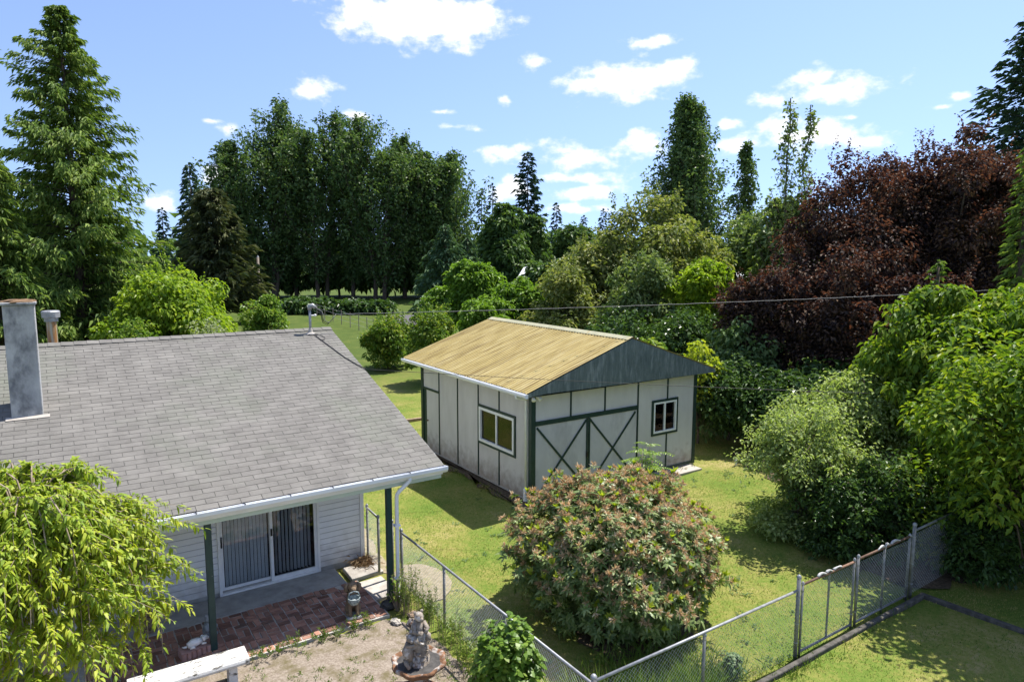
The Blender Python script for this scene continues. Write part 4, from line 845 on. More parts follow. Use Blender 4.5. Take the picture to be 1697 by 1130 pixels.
def bench():
    t = thing('garden_bench', 'flaking white concrete bench at the patio edge', 'bench', (1.36, 10.34, 0), -.02)
    m = MB(); x0, x1 = -.86, .72; pr = [(-.20, .36), (-.215, .40), (-.20, .44), (-.15, .455), (.17, .455), (.20, .44), (.21, .40), (.20, .37)]; k = len(pr)
    V = [(x, y, z) for x in (x0, x1) for (y, z) in pr]
    m.add(V, [(i, (i+1) % k, k+(i+1) % k, k+i) for i in range(k)], [(0, i+1, i) for i in range(1, k-1)]+[(k, k+i, k+i+1) for i in range(1, k-1)]); m.build('seat', 'bench_white', t, bevel=.008)
    for x in (-.6, .5): MB().add([(x-.06+.02*q*0, y*(.8 if z < .2 else 1), z) for z in (0, .08, .30, .357) for (xx, y) in ((0, -.15 if z in (0, .357) else -.11), (0, .15 if z in (0, .357) else .11)) for q in (0,)]+[(x+.06, y, z) for z in (0, .08, .30, .357) for y in ((-.15, .15) if z in (0, .357) else (-.11, .11))],
        [(0,2,3,1),(2,4,5,3),(4,6,7,5),(8,9,11,10),(10,11,13,12),(12,13,15,14),(0,8,10,2),(2,10,12,4),(4,12,14,6),(1,3,11,9),(3,5,13,11),(5,7,15,13),(0,1,9,8),(6,14,15,7)]).build('leg', 'bench_white', t)
bench()
def small_white_figure():
    t = thing('animal_figurine', 'small white animal figurine with black marks lying on a pink block', 'figurine', (1.55, 11.43, .165), .2)
    b = MB(); b.tube([(-.14, 0, .05), (-.07, 0, .065), (.02, 0, .065), (.08, 0, .06)], [.045, .065, .062, .04], 12); b.blob((.13, 0, .085), (.055, .045, .045), 12, 8); b.blob((.175, 0, .07), (.025, .03, .025), 8, 6)
    for s in (-1, 1): b.blob((.105, s*.05, .09), (.03, .014, .035), 8, 6); b.tube([(.06, s*.05, .03), (.13, s*.055, .02)], [.022, .016], 7); b.tube([(-.12, s*.05, .03), (-.05, s*.07, .02)], [.03, .018], 7)
    b.tube([(-.15, 0, .04), (-.19, .03, .03), (-.2, .07, .025)], [.018, .014, .008], 6)
    b.build('body', 'white_ceramic', t, smooth=True)
    c = thing('scalloped_block', 'pink scalloped edging block under the white figurine', 'block', (1.55, 11.43, .045), .15)
    m = MB(); pts = []
    for i in range(7):
        for q in range(5): th = math.pi*q/4; pts.append((-.26+.52*(i+.5)/7-.037*math.cos(th), -.10-.03*math.sin(th)))
    top = [(p[0], -p[1]) for p in pts][::-1]; P = pts+top; k = len(P); n2 = len(pts)
    V = [(x, y, 0) for x, y in P]+[(x, y, .115) for x, y in P]
    f4 = [(i, (i+1) % k, k+(i+1) % k, k+i) for i in range(k)]+[(k+i, k+i+1, k+k-2-i, k+k-1-i) for i in range(n2-1)]
    m.add(V, f4); m.build('block_body', 'pink_block', c)
small_white_figure()
def squat_statue(name, label, pos, h, mat, sd_, rz):
    t = thing(name, label, 'statue', pos, rz); g = np.random.default_rng(sd_)
    MB().lathe([(0, 0), (.12, 0), (.125, .03), (.10, .05), (0, .05)], (0, 0, 0), 16).build('base', mat, t)
    b = MB(); b.tube([(0, 0, .04), (0, .01, .14*h/.4), (0, 0, .26*h/.4)], [.085, .10, .07], 12); b.blob((0, -.01, h*.80), (.07, .068, .07), 12, 9); b.tube([(0, -.06, h*.79), (0, -.10, h*.77)], [.032, .02], 8)
    for s in (-1, 1): b.blob((s*.05, 0, h*.95), (.02, .015, .035), 8, 6); b.tube([(s*.08, -.01, h*.58), (s*.10, -.06, h*.42), (s*.04, -.10, h*.40)], [.03, .027, .022], 8); b.tube([(s*.05, -.03, h*.16), (s*.07, -.11, h*.14)], [.035, .03], 8)
    b.build('body', mat, t, smooth=True)
squat_statue('animal_statue', 'dark squat animal statue against the house wall, beside hanging branches', (.98, 12.58, .045), .40, 'statue_brown', 1, .3)
squat_statue('animal_statue', 'grey animal statue half hidden behind the left porch post', (1.80, 11.80, .045), .42, 'statue_grey', 2, .6)
def rock(label, pos, r, mat, sd_):
    o = MB().blob((0, 0, r[2]*.55), r, 10, 7, .2, sd_).build('rock', mat, None); o.location = pos; o.rotation_euler[2] = sd_; return tag(o, label, 'rock')
rock('black rock at the foot of the right porch post', (4.72, 11.12, .0), (.16, .11, .10), 'dark_rock', 3)
rock('pale stone at the patio corner beside the fountain', (4.62, 10.55, .0), (.11, .08, .05), 'light_concrete', 5)
rock('rusty-brown stone near the fence at the gravel edge', (4.85, 10.35, .0), (.13, .09, .06), 'rust_stone', 8)
rock('small grey stone nearest the fountain bowl', (4.72, 10.05, .0), (.10, .07, .05), 'statue_stone', 9)
rock('flat brown stone between patio corner and weeds', (5.0, 10.62, .0), (.12, .1, .04), 'timber', 12)
o = MB().bar((-.45, 0, .05), (.45, 0, .05), .12, .10).build('edging_timber', 'timber', None, bevel=.01); o.location = (11.15, 23.9, -.02); o.rotation_euler[2] = -.05; o.scale = (2.2, 1, 1); tag(o, 'weathered timber edging lying on lawn left of the shed', 'timber')
o = MB().tube([(0, 0, -.05), (0, 0, .22)], .035, 10).lathe([(.045, .2), (.045, .25), (0, .26)], (0, 0, 0), 10).build('marker_stake', 'white_ceramic', None, smooth=True); o.location = (17.1, 13.2, 0); tag(o, 'short white plastic stake in the lawn near the hedge', 'stake')
o = LV().leaves(np.c_[rng.normal(5.0, .10, 500), rng.normal(13.0, .10, 500), .03+.14*rng.random(500)**2], unit(rng.normal(size=(500, 3))*np.array([1, 1, .5])+np.array([0, 0, .2])), rvec(500), .16, .006, droop=.3).build('dry_grass', 'leaf_litter', None); tag(o, 'heap of dry straw-coloured grass at the house corner', 'dry grass')
# ------------------------------------------------------------------ leaf materials
leafm('cedar', [(0.054,0.105,0.020), (0.110,0.177,0.034), (0.194,0.279,0.061), (0.254,0.321,0.085)], .25, .6)
leafm('pine', [(0.046,0.068,0.030), (0.084,0.099,0.042), (0.126,0.131,0.057)], .15, .7)
leafm('deodar', [(0.038,0.074,0.046), (0.074,0.126,0.074)], .15, .7)
leafm('maple_yellow', [(0.122,0.202,0.017), (0.202,0.302,0.026), (0.317,0.389,0.031)], .42, .45)
leafm('shrub_mid', [(0.076,0.152,0.019), (0.124,0.214,0.030), (0.221,0.289,0.041)], .38, .4)
leafm('shrub_white', [(0.140,0.180,0.080), (0.260,0.300,0.160), (0.420,0.450,0.280)], .3, .5)
leafm('poplar_leaf', [(0.043,0.088,0.032), (0.075,0.132,0.043), (0.118,0.178,0.060), (0.170,0.233,0.088)], .25, .42)
leafm('spruce', [(0.048,0.099,0.048), (0.087,0.152,0.070), (0.120,0.196,0.087)], .15, .65)
leafm('apple', [(0.083,0.158,0.022), (0.131,0.228,0.030), (0.206,0.318,0.047)], .38, .45)
leafm('dark_maple', [(0.045,0.095,0.027), (0.081,0.140,0.041), (0.124,0.192,0.054)], .25, .5)
leafm('fir', [(0.025,0.059,0.038), (0.046,0.088,0.053)], .1, .7)
leafm('olive', [(0.093,0.132,0.031), (0.155,0.194,0.054), (0.240,0.265,0.085), (0.311,0.311,0.116)], .3, .5)
leafm('pale_tree', [(0.093,0.147,0.046), (0.163,0.225,0.077), (0.265,0.311,0.124)], .3, .5)
leafm('plum', [(.020,.014,.016), (.040,.028,.026), (.085,.058,.042), (.155,.10,.060)], .26, .6, (1.6, .85, .6), spec=.18)
leafm('laurel', [(0.031,0.067,0.019), (0.058,0.107,0.029), (0.086,0.152,0.039)], .25, .35)
leafm('hydrangea', [(0.073,0.138,0.049), (0.130,0.203,0.073), (0.211,0.284,0.121)], .3, .5)
leafm('dogwood', [(.07,.14,.018), (.115,.20,.026), (.18,.27,.032), (.29,.35,.04)], .36, .45, (1.25, 1.3, .4))
leafm('ninebark', [(.17,.24,.07), (.28,.35,.12), (.42,.48,.22)], .34, .5)
leafm('rhodo', [(.075,.13,.03), (.15,.21,.06), (.26,.31,.12)], .24, .42, spec=.3)
leafm('rhodo_new', [(0.240,0.310,0.025), (0.300,0.360,0.030), (0.380,0.400,0.050)], .4, .4)
leafm('rhodo_heads', [(.36,.25,.13), (.50,.39,.235), (.64,.55,.38)], .35, .6, (1.3, .95, .7))
leafm('walnut', [(0.120,0.210,0.020), (0.180,0.280,0.030), (0.250,0.350,0.040)], .45, .4)
leafm('bush_green', [(0.088,0.165,0.020), (0.143,0.242,0.029), (0.242,0.319,0.050)], .36, .4)
leafm('cherry', [(.16,.25,.025), (.24,.335,.03), (.34,.42,.04), (.44,.48,.055)], .42, .45, (1.3, 1.25, .45))
leafm('weed', [(0.077,0.143,0.022), (0.132,0.209,0.033), (0.209,0.264,0.055)], .4, .5)
leafm('grass', [(.07,.145,.02), (.115,.19,.028), (.17,.22,.042), (.25,.25,.075), (.35,.29,.125)], .35, .6, namp=2.2, nscale=.6)
leafm('plum_green', [(.06,.12,.018), (.10,.18,.026), (.16,.24,.034), (.26,.29,.05)], .38, .45)
# ------------------------------------------------------------------ near plants
def rhododendron():
    pos = np.array([8.18, 8.85, 0]); root = thing('rhododendron_bush', 'big dome-shaped rhododendron with faded brown flower heads and yellow-green shoots', 'bush', tuple(pos))
    n = 3900; d = rvec(n*2); d = d[d[:, 2] > -.80][:n]; n = len(d)
    az = np.arctan2(d[:, 1], d[:, 0]); k = 1+.05*np.sin(az*3+1)+.04*np.sin(az*5+d[:, 2]*4)+.045*np.sin(d[:, 2]*9+az*2)+.05*np.sin(az*9+d[:, 2]*13)+.035*np.sin(az*17-d[:, 2]*11)
    layer = rng.random(n); fr = np.where(layer < .62, .96+.055*rng.normal(size=n), .70+.22*rng.random(n))*k
    P = np.array([0, 0, 1.08])+d*fr[:, None]*np.array([1.78, 1.78, 1.32]); P[:, 2] = np.maximum(P[:, 2], .12)
    ax = unit(d*np.array([.75, .75, .9])+np.array([.12, 0, .8])+rng.normal(size=(n, 3))*.34)
    lv = LV(); m = 7
    e1 = unit(np.cross(ax, rvec(n))); e2 = np.cross(ax, e1)
    for j in range(m):
        th = 2*math.pi*j/m+rng.random(n)*.5; rad = e1*np.cos(th)[:, None]+e2*np.sin(th)[:, None]; tilt = (.05+.55*rng.random(n))[:, None]
        s = .135*(.65+.55*rng.random(n)); lv.leaves(P, unit(rad+ax*tilt), ax, s, s*.33, big=True, droop=.16)
    lv.build('foliage', 'rhodo', root)
    # faded flower heads on the sunny outer shoots
    top = np.where((d[:, 2] > -.30) & (layer < .62) & (rng.random(n) < .5+.4*np.clip(d[:, 2]+.3, 0, 1)))[0]; hv = LV()
    for j in range(20):
        q = P[top]+ax[top]*.055; dd = unit(ax[top]*.55+rvec(len(top))*.9); s = .08*(.6+.8*rng.random(len(top))); hv.leaves(q, dd, rvec(len(top)), s, s*.26, droop=0)
    hv.build('faded_flower_heads', 'rhodo_heads', root)
    # tufts of new growth
    sel = rng.choice(np.where((layer < .62) & (d[:, 2] > -.45))[0], 260, replace=False); nv = LV()
    for j in range(8):
        th = 2*math.pi*j/8+rng.random(260)*.4; rad = e1[sel]*np.cos(th)[:, None]+e2[sel]*np.sin(th)[:, None]
        s = .135*(.6+.6*rng.random(260)); nv.leaves(P[sel]+ax[sel]*.10, unit(rad*.6+ax[sel]*.8+np.array([0, 0, .4])), ax[sel], s, s*.32, big=True, droop=.05)
    nv.build('new_shoots', 'rhodo_new', root)
    tb = MB()
    for i in range(70):
        j = rng.integers(0, n); tb.tube([(rng.normal()*.12, rng.normal()*.12, -.05), P[j]*np.array([.35, .35, .4]), P[j]*.96], [.035, .025, .008], 5, cap=False)
    tb.build('stems', 'bark', root, smooth=True)
rhododendron()
def bed_grass():
    n = 2600; X = 5.42+3.0*rng.random(n); Y = 6.15+1.5*rng.random(n)**1.6; k = (X-8.18)**2+(Y-8.85)**2 > 1.2**2; X, Y = X[k], Y[k]; n = len(X)
    L0 = .18+.42*rng.random(n)**1.5; D = unit(rng.normal(size=(n, 3))*.42+np.array([0, 0, 1])); 
    o = LV().leaves(np.c_[X, Y, np.full(n, -.02)], D, rvec(n)*np.array([1, 1, .2]), L0, .014, big=True, droop=.25).build('bed_grass', 'weed', None); o['label'] = 'rank strap-leaved grass filling the bed under the rhododendron'; o['category'] = 'grass'
bed_grass()
def walnut_sapling():
    pos = (10.25, 10.2, 0); root = thing('sapling', 'bright green feathery-leaved sapling rising behind the rhododendron', 'sapling', pos)
    tb = MB(); lv = LV()
    for k in range(9):
        az = k*2.4; h = 2.35-.12*(k % 4); tip = np.array([math.cos(az)*.16*(k > 0), math.sin(az)*.16*(k > 0), h]); tb.tube([(0, 0, -.05), tip*np.array([.4, .4, .6]), tip], [.02, .014, .006], 5)
        for q in range(9):
            a2 = q*2.4+k; o_ = tip-np.array([0, 0, .11*q]); ln = .36+.12*rng.random(); d = unit(np.array([math.cos(a2), math.sin(a2), .45-.08*q])); t = np.linspace(.15, 1, 8)
            P = o_+d*(ln*t)[:, None]; P[:, 2] -= .16*t*t; side = unit(np.cross(d, (0, 0, 1)))
            for sg in (-1, 1): lv.leaves(P, np.repeat([unit(side*sg+d*.5)], 8, 0), np.repeat([[0, 0, 1.0]], 8, 0)+rng.normal(size=(8, 3))*.2, .11*(1.1-.4*t), .036, big=True, droop=.3)
    lv.build('foliage', 'walnut', root); tb.build('stem', 'twig', root, smooth=True)
walnut_sapling()
def leafy_bush(name, label, pos, H, rad, mat, nst=240, leaf=.10, per=14, aspect=.62, group=None, bark='twig'):
    root = thing(name, label, 'bush', pos, 0, group); tb = MB(); lv = LV(); T = []; A = []
    for i in range(nst):
        az = rng.random()*6.28; r = rad*math.sqrt(rng.random())*(1+.2*math.sin(az*3)); z = H*(.25+.75*rng.random()*math.sqrt(max(.05, 1-(r/rad/1.15)**2)))
        tip = np.array([r*math.cos(az), r*math.sin(az), z]); T.append(tip); A.append(unit(np.array([tip[0], tip[1], z*.9])))
        if i < 90: tb.tube([(tip[0]*.15, tip[1]*.15, -.05), tip*np.array([.55, .55, .5]), tip], [.012, .009, .004], 4, cap=False)
    T = np.array(T); A = np.array(A)
    for j in range(per):
        n = len(T); f = rng.random(n)[:, None]; P = T-A*f*.28*min(1, H); e = rvec(n); rad_ = unit(np.cross(A, e)); s = leaf*(.6+.7*rng.random(n))
        lv.leaves(P, unit(rad_+A*.25+np.array([0, 0, .05])), unit(A+np.array([0, 0, .6])+rng.normal(size=(n, 3))*.3), s, s*aspect, big=True, droop=.2)
    lv.build('foliage', mat, root); tb.build('stems', bark, root, smooth=True); return root
leafy_bush('hydrangea_bush', 'leafy light green bush against the fence, right of the fountain', (5.0, 7.55, 0), 1.42, .50, 'bush_green', 330, .105, 15)
def weeping_cherry():
    pos = at(14, 422, 7.9); root = thing('weeping_tree', 'weeping tree with long drooping yellow-green leaves in front of the roof', 'tree', (pos[0], pos[1], 0))
    tb = MB(); lv = LV(); hub = np.array([0, 0, 2.75]); tb.tube([(0, 0, -.1), (.05, .03, 1.4), hub], [.11, .085, .075], 9)
    Ps = []; Ds = []
    nl = 150
    for i in range(nl):
        az = i*2.39996+rng.normal()*.15; reach = (.52+.60*rng.random())*(1.0 if i % 3 else .6); peak = hub[2]+.22+.85*rng.random()
        low = .75+1.2*rng.random() if i % 4 else 1.9
        d = np.array([math.cos(az), math.sin(az), 0]); t = np.linspace(0, 1, 9)
        rr = reach*np.sin(np.minimum(1, t*1.25)*math.pi/2)+.10*t; zz = np.where(t < .35, hub[2]+(peak-hub[2])*np.sin(t/.35*math.pi/2), peak-(peak-low)*((t-.35)/.65)**1.8)
        wob = np.cumsum(rng.normal(size=(9, 2))*.035, 0); P = d*rr[:, None]; P[:, :2] += wob; P[:, 2] = zz
        tb.tube(P, np.linspace(.014, .003, 9), 5, cap=False)
        segs = [P[1:]]
        for q in range(10):          # hanging side twigs
            j = rng.integers(1, 8); s0 = P[j]; dd = d*.55+np.array([rng.normal()*.4, rng.normal()*.4, 0]); ln = .28+.40*rng.random(); tt = np.linspace(0, 1, 6)[:, None]
            Q = s0+dd*ln*tt*1.1; Q[:, 2] += (ln*(.30*tt-.70*tt**2.2))[:, 0]; tb.tube(Q, np.linspace(.006, .002, 6), 3, cap=False); segs.append(Q)
        for S in segs:
            n = int((34+len(S)*3.2)*(.5+rng.random())); tt = rng.random(n)*(len(S)-1.01); a = tt.astype(int); f = (tt-a)[:, None]; Q = S[a]*(1-f)+S[a+1]*f; T = unit(S[a+1]-S[a]); Ps.append(Q); Ds.append(T)
    P = np.vstack(Ps); T = np.vstack(Ds); n = len(P); keep = P[:, 2] > .45; P, T = P[keep], T[keep]; n = len(P)
    side = unit(np.cross(T, rvec(n))); D = unit(T*.6+side*.8+np.array([0, 0, -.12])); s = .086*(.5+.85*rng.random(n))
    lv.leaves(P, D, unit(rvec(n)*.5+np.array([.4, 0, 1.0])), s, s*.34, big=True, droop=.28)
    lv.build('foliage', 'cherry', root); tb.build('branches', 'twig', root, smooth=True)
weeping_cherry()
def tuft(name, label, pos, n, h, spread, mat, w=.012, cat='plant', lean=.5, group=None):
    az = rng.random(n)*6.28; r = spread*np.sqrt(rng.random(n)); P = np.c_[r*np.cos(az), r*np.sin(az), np.full(n, -.01)]
    lv = LV(); dirs = unit(np.c_[np.cos(az)*lean*rng.random(n), np.sin(az)*lean*rng.random(n), np.ones(n)]+rng.normal(size=(n, 3))*.12); L0 = h*(.5+.6*rng.random(n))
    lv.leaves(P, dirs, rvec(n)*np.array([1, 1, .2]), L0, w, big=True, droop=.18)
    o = lv.build(name, mat, None); o.location = pos; del o['kind']; return tag(o, label, cat, group)
for lab, x, y, n, h, s in [('tall strap-leaved grass clump under the rhododendron by fence corner', 5.9, 6.55, 260, .75, .35), ('grassy clump along fence below the rhododendron', 6.7, 6.45, 240, .62, .35), ('pale grass clump inside the silver-railed fence, middle of its span', 7.6, 6.4, 200, .5, .32), ('small grass clump in front of the fence middle post', 7.15, 6.3, 120, .42, .2), ('grass clump at the near fence corner outside the bush', 5.05, 6.5, 240, .7, .3)]: tuft('grass_clump', lab, (x, y, 0), n, h, s, 'weed', .016)
def feathery(name, label, pos, n, h, spread, mat='weed'):
    root = thing(name, label, 'weed', pos); lv = LV(); tb = MB()
    for i in range(n):
        az = rng.random()*6.28; r = spread*math.sqrt(rng.random()); b = np.array([r*math.cos(az), r*math.sin(az), 0]); hh = h*(.55+.5*rng.random()); tip = b+np.array([rng.normal()*.08, rng.normal()*.08, hh]); tb.tube([b-np.array([0, 0, .03]), tip], [.005, .002], 4, cap=False)
        k = 26; t = .12+.88*rng.random(k); P = b+(tip-b)*t[:, None]; a2 = rng.random(k)*6.28; D = unit(np.c_[np.cos(a2), np.sin(a2), .7+.5*rng.random(k)]); lv.leaves(P, D, rvec(k), .10*(1.15-.6*t), .012, droop=.15)
    lv.build('foliage', mat, root); tb.build('stems', 'twig', root)
for lab, x, y, n, h, s in [('tall feathery weeds beside the downspout along fence', 5.0, 10.85, 34, .85, .24), ('feathery green weeds at fence behind the fountain', 5.12, 10.35, 26, .6, .25), ('weeds with yellow blooms below the middle fence post', 5.12, 9.5, 24, .5, .28), ('low weeds on the gravel right of the fountain', 5.0, 8.75, 22, .4, .26), ('tangled weeds along fence before the light green bush', 5.06, 8.25, 22, .48, .22)]: feathery('weeds', lab, (x, y, 0), n, h, s)
for k, x in enumerate((2.35, 2.6, 2.95, 3.3, 3.55, 3.95, 4.25)):
    feathery('weeds', 'small weeds sprouting along the patio front edge, '+['nearest the bench', 'second from the bench', 'third from the bench', 'fourth from the bench', 'fifth from the bench', 'second from the black rock', 'nearest the black rock'][k], (x, 10.74+rnd.gauss(0, .03), 0), 5, .2+.1*rnd.random(), .12)
leafy_bush('blue_green_plant', 'small blue-green leafy plant against the silver-railed fence', (8.25, 6.32, 0), .42, .20, 'hydrangea', 40, .08, 9)
leafy_bush('yellow_rose', 'low yellowish leafy plant at the foot of the downspout', (4.86, 11.0, 0), .75, .18, 'bush_green', 26, .06, 6)
# ------------------------------------------------------------------ right-hand shrubs and trees
def dogwood():
    pos = at(1660, 422, 16.0); root = thing('dogwood_tree', 'large broad-leaved tree with sunlit yellow-green top at the right edge', 'tree', (pos[0], pos[1], 0))
    d = rvec(420); d = d[d[:, 2] > -.6]; n = len(d); az = np.arctan2(d[:, 1], d[:, 0]); fr = (.55+.45*rng.random(n)**.5)*(1+.1*np.sin(az*3+2)+.08*np.sin(az*5+d[:, 2]*5))
    C_ = np.array([0, 0, 3.15])+d*fr[:, None]*np.array([2.55, 2.55, 2.30]); C_[:, 2] = np.maximum(C_[:, 2], .5); lv = LV()
    clumps(lv, C_, .42*(.7+.6*rng.random(n)), 135, .15, .6, big=False, droop=.35, up=.7, outb=.5, hang=.5, shell=.2)
    lv.build('crown', 'dogwood', root); tb = MB(); tp = limb(tb, (0, 0, -.1), (0, 0, 3.6), .14, .05, n=6, sides=8, wob=.02)
    for c in C_[::4]: limb(tb, tp[rng.integers(1, 5)], c, .035, .008, n=3, sides=4)
    tb.build('trunk', 'bark_grey', root, smooth=True)
dogwood()
round_tree('broadleaf_tree', 'low-branched leafy tree at the right edge beyond the kerb', 'tree', 0, 0, 0, 0, 'dogwood', 120, 330, .115, zlow=.16, trunk=.13, pos=(15.0, 4.45, 0), H=5.7, rad=2.4, aspect=.56, rough=.15)
def arching_shrub(name, label, pos, H, rad, mat, leaf, nb=70, per=70, aspect=.6, big=False):
    root = thing(name, label, 'shrub', pos); tb = MB(); lv = LV(); Cs = []
    for i in range(nb):
        az = rng.random()*6.28; r = rad*(.35+.65*rng.random()); h = H*(.55+.45*rng.random())*(1-.35*(r/rad)**2); t = np.linspace(0, 1, 7)
        P = np.stack([math.cos(az)*r*t**1.4, math.sin(az)*r*t**1.4, h*np.sin(np.minimum(1, t*1.15)*math.pi/2)-.12*h*t**4], 1); P[:, :2] += rng.normal(size=(7, 2))*.05; tb.tube(P, np.linspace(.014, .004, 7), 4, cap=False); Cs.append(P[2:])
    q_ = rng.random((nb*2, 2)); a_ = q_[:, 0]*6.28; Cs.append(np.c_[np.cos(a_)*rad*.72*np.sqrt(q_[:, 1]), np.sin(a_)*rad*.72*np.sqrt(q_[:, 1]), .15+.35*rng.random(nb*2)])
    C_ = np.vstack(Cs); clumps(lv, C_, .17*rad*(.6+.8*rng.random(len(C_))), max(4, per//5), leaf, aspect, big=big, up=.6, outb=.4, shell=.1, hang=.25)
    lv.build('foliage', mat, root); tb.build('stems', 'bark', root, smooth=True); return root
p = at(1350, 422, 15.3); arching_shrub('pale_shrub', 'pale silvery-green shrub with small clustered leaves at the lawn edge', (p[0], p[1], 0), 3.6, 1.5, 'ninebark', .085, 120, 130)
p = at(1435, 422, 16.9); arching_shrub('pale_shrub', 'taller greyish-green shrub between the pale silvery shrub and broad-leaved tree', (p[0], p[1], 0), 4.3, 1.9, 'ninebark', .095, 100, 110)
p = at(1420, 422, 14.2); arching_shrub('dark_shrub', 'dark leafy shrub on the ground right of the pale silvery shrub', (p[0], p[1], 0), 2.0, 1.15, 'laurel', .10, 80, 90)
p = at(1490, 422, 14.3); arching_shrub('dark_shrub', 'dark shrub behind the tall fence corner post', (p[0], p[1], 0), 2.4, 1.3, 'laurel', .11, 70, 90)
p = at(1590, 422, 14.2); arching_shrub('dark_shrub', 'shaded shrub under the broad-leaved tree, right of the corner post', (p[0], p[1], 0), 2.6, 1.6, 'dogwood', .13, 80, 90)
p = at(1690, 422, 13.8); arching_shrub('dark_shrub', 'shaded shrub at the right edge above the kerb', (p[0], p[1], 0), 2.4, 1.6, 'laurel', .12, 60, 80)
arching_shrub('dark_shrub', 'dark shrub growing through the fence right of the corner post', (15.0, 5.75, 0), 1.9, .95, 'laurel', .11, 60, 90)
def hedge_piece(label, u, dep, vtop, wpx, mat, leaf, n=90, per=150, dscale=1.0, zl=.0, big=False):
    return round_tree('hedge_shrub', label, 'shrub', u, dep, vtop, wpx, mat, n, per, leaf, zlow=zl, trunk=.05, clump=.30, depth_scale=dscale, big=big, rough=.15, trunk_name='stems')
hedge_piece('dark evergreen hedge shrub right behind the shed corner', 1215, 23.5, 590, 190, 'laurel', .14, 110, 170)
hedge_piece('dark hedge shrub between the hedge corner and pale silvery shrub', 1305, 22.0, 610, 170, 'laurel', .14, 100, 170)
hedge_piece('bluish-green flowering shrub above the hedge, right of shed roof', 1225, 25.0, 520, 150, 'hydrangea', .16, 80, 140)
hedge_piece('shadowed green shrub under the dark red trees', 1390, 22.0, 590, 220, 'laurel', .15, 90, 150)
hedge_piece('sunny leafed shrub peeking above the shed gable', 1165, 23.0, 555, 90, 'rhodo_new', .13, 34, 60, zl=.25)
hedge_piece('glossy shrub behind the shed gable peak', 1075, 23.8, 548, 80, 'dogwood', .18, 34, 60, zl=.25)
hedge_piece('shaded bramble thicket behind the shed ridge', 1040, 30, 505, 190, 'laurel', .16, 90, 130)
hedge_piece('shaded bramble thicket below the bright yellow-green tree', 1150, 28, 500, 170, 'laurel', .16, 90, 130)
G2 = 'dark red plum trees'
round_tree('plum_tree', 'dark red plum tree with rounded crown, left one of the tall pair', 'tree', 1435, 27.5, 250, 330, 'plum', 190, 550, .118, zlow=.10, trunk=.2, group=G2, rough=.3, clump=.20, spiky=90)
round_tree('plum_tree', 'tallest dark red plum tree with reddish top at right', 'tree', 1615, 26.0, 205, 290, 'plum', 190, 550, .118, zlow=.10, trunk=.2, group=G2, rough=.3, clump=.20, spiky=90)
round_tree('plum_tree', 'dark red plum tree filling the gap between the tall pair', 'tree', 1525, 28.5, 243, 260, 'plum', 140, 480, .12, zlow=.10, trunk=.18, group=G2, rough=.3, clump=.22, spiky=70)
round_tree('plum_tree', 'low dark red plum with rusty shoots beside the bright yellow-green tree', 'tree', 1262, 25.5, 425, 140, 'plum', 80, 420, .11, zlow=.1, trunk=.1, group=G2, clump=.26, spiky=50)
round_tree('plum_tree', 'lower dark red plum in front of the tall pair', 'tree', 1400, 23.8, 415, 210, 'plum', 110, 360, .115, zlow=.08, trunk=.12, group=G2, clump=.24, spiky=60)
round_tree('plum_tree', 'lower dark red plum behind the broad-leaved tree', 'tree', 1560, 22.5, 440, 200, 'plum', 90, 300, .12, zlow=.08, trunk=.12, group=G2, clump=.24, spiky=40)
conifer('cedar_tree', 'small light green cedar tip poking out before dark red trees', 1557, 20.0, 425, 60, 'cedar', 90, 22, .30, droop=.3, width=.35)
conifer('cedar_tree', 'bright green cedar at the right edge beside the red plum tree', 1712, 19.0, 225, 110, 'cedar', 170, 34, .34, droop=.4, width=.35)
conifer('fir_tree', 'tall dark evergreen in the upper right corner', 1735, 48, 0, 300, 'fir', 260, 50, .9, droop=.15, width=.42, rise=.35, hang=.1, power=.6)
# ------------------------------------------------------------------ trees beyond the shed
round_tree('broadleaf_tree', 'bright yellow-green small tree above the shed gable', 'tree', 1160, 31, 412, 105, 'maple_yellow', 90, 200, .17, zlow=.25, trunk=.1, clump=.22, rough=.4, spiky=20)
round_tree('broadleaf_tree', 'grey-green tree with pale leaf sprays left of the bright yellow-green tree', 'tree', 1070, 33, 428, 150, 'pale_tree', 100, 240, .17, zlow=.1, trunk=.12, clump=.22, rough=.4, spiky=34)
round_tree('broadleaf_tree', 'tall olive-green tree with pointed crown behind the shed', 'tree', 1100, 42, 318, 215, 'olive', 170, 280, .22, zlow=.08, trunk=.2, clump=.22, rough=.45, spiky=40)
round_tree('broadleaf_tree', 'lower olive-green tree sloping down left of the pointed olive tree', 'tree', 990, 44, 400, 210, 'olive', 130, 240, .23, zlow=.06, trunk=.16, clump=.22, rough=.4, spiky=30)
round_tree('broadleaf_tree', 'yellowish olive bush behind the middle of the shed ridge', 'tree', 940, 40, 448, 150, 'olive', 90, 220, .2, zlow=.05, trunk=.1, clump=.22, rough=.4, spiky=30)
round_tree('broadleaf_tree', 'hazy pale green tree right of the big poplar', 'tree', 1250, 45, 345, 160, 'pale_tree', 130, 220, .24, zlow=.06, trunk=.15, clump=.22, rough=.4, spiky=30)
round_tree('broadleaf_tree', 'pale green tree close behind the left dark red plum', 'tree', 1300, 40, 320, 110, 'pale_tree', 80, 200, .28, zlow=.1, trunk=.15, spiky=20)
G3 = 'poplar trees'
poplar('poplar_tree', 'big dense poplar with pointed top right of the centre', 1140, 75, 163, 155, 'poplar_leaf', 300, 18, .34, zlow=.08, trunk=.35, group=G3, spread=.9, peak=.25, thin=.14, fall=.75)
poplar('poplar_tree', 'narrow poplar just right of the big dense poplar', 1238, 72, 232, 70, 'poplar_leaf', 110, 9, .34, zlow=.1, trunk=.25, group=G3, spread=1.2, peak=.25, thin=.2, fall=.75)
G4 = 'thin sapling trees'
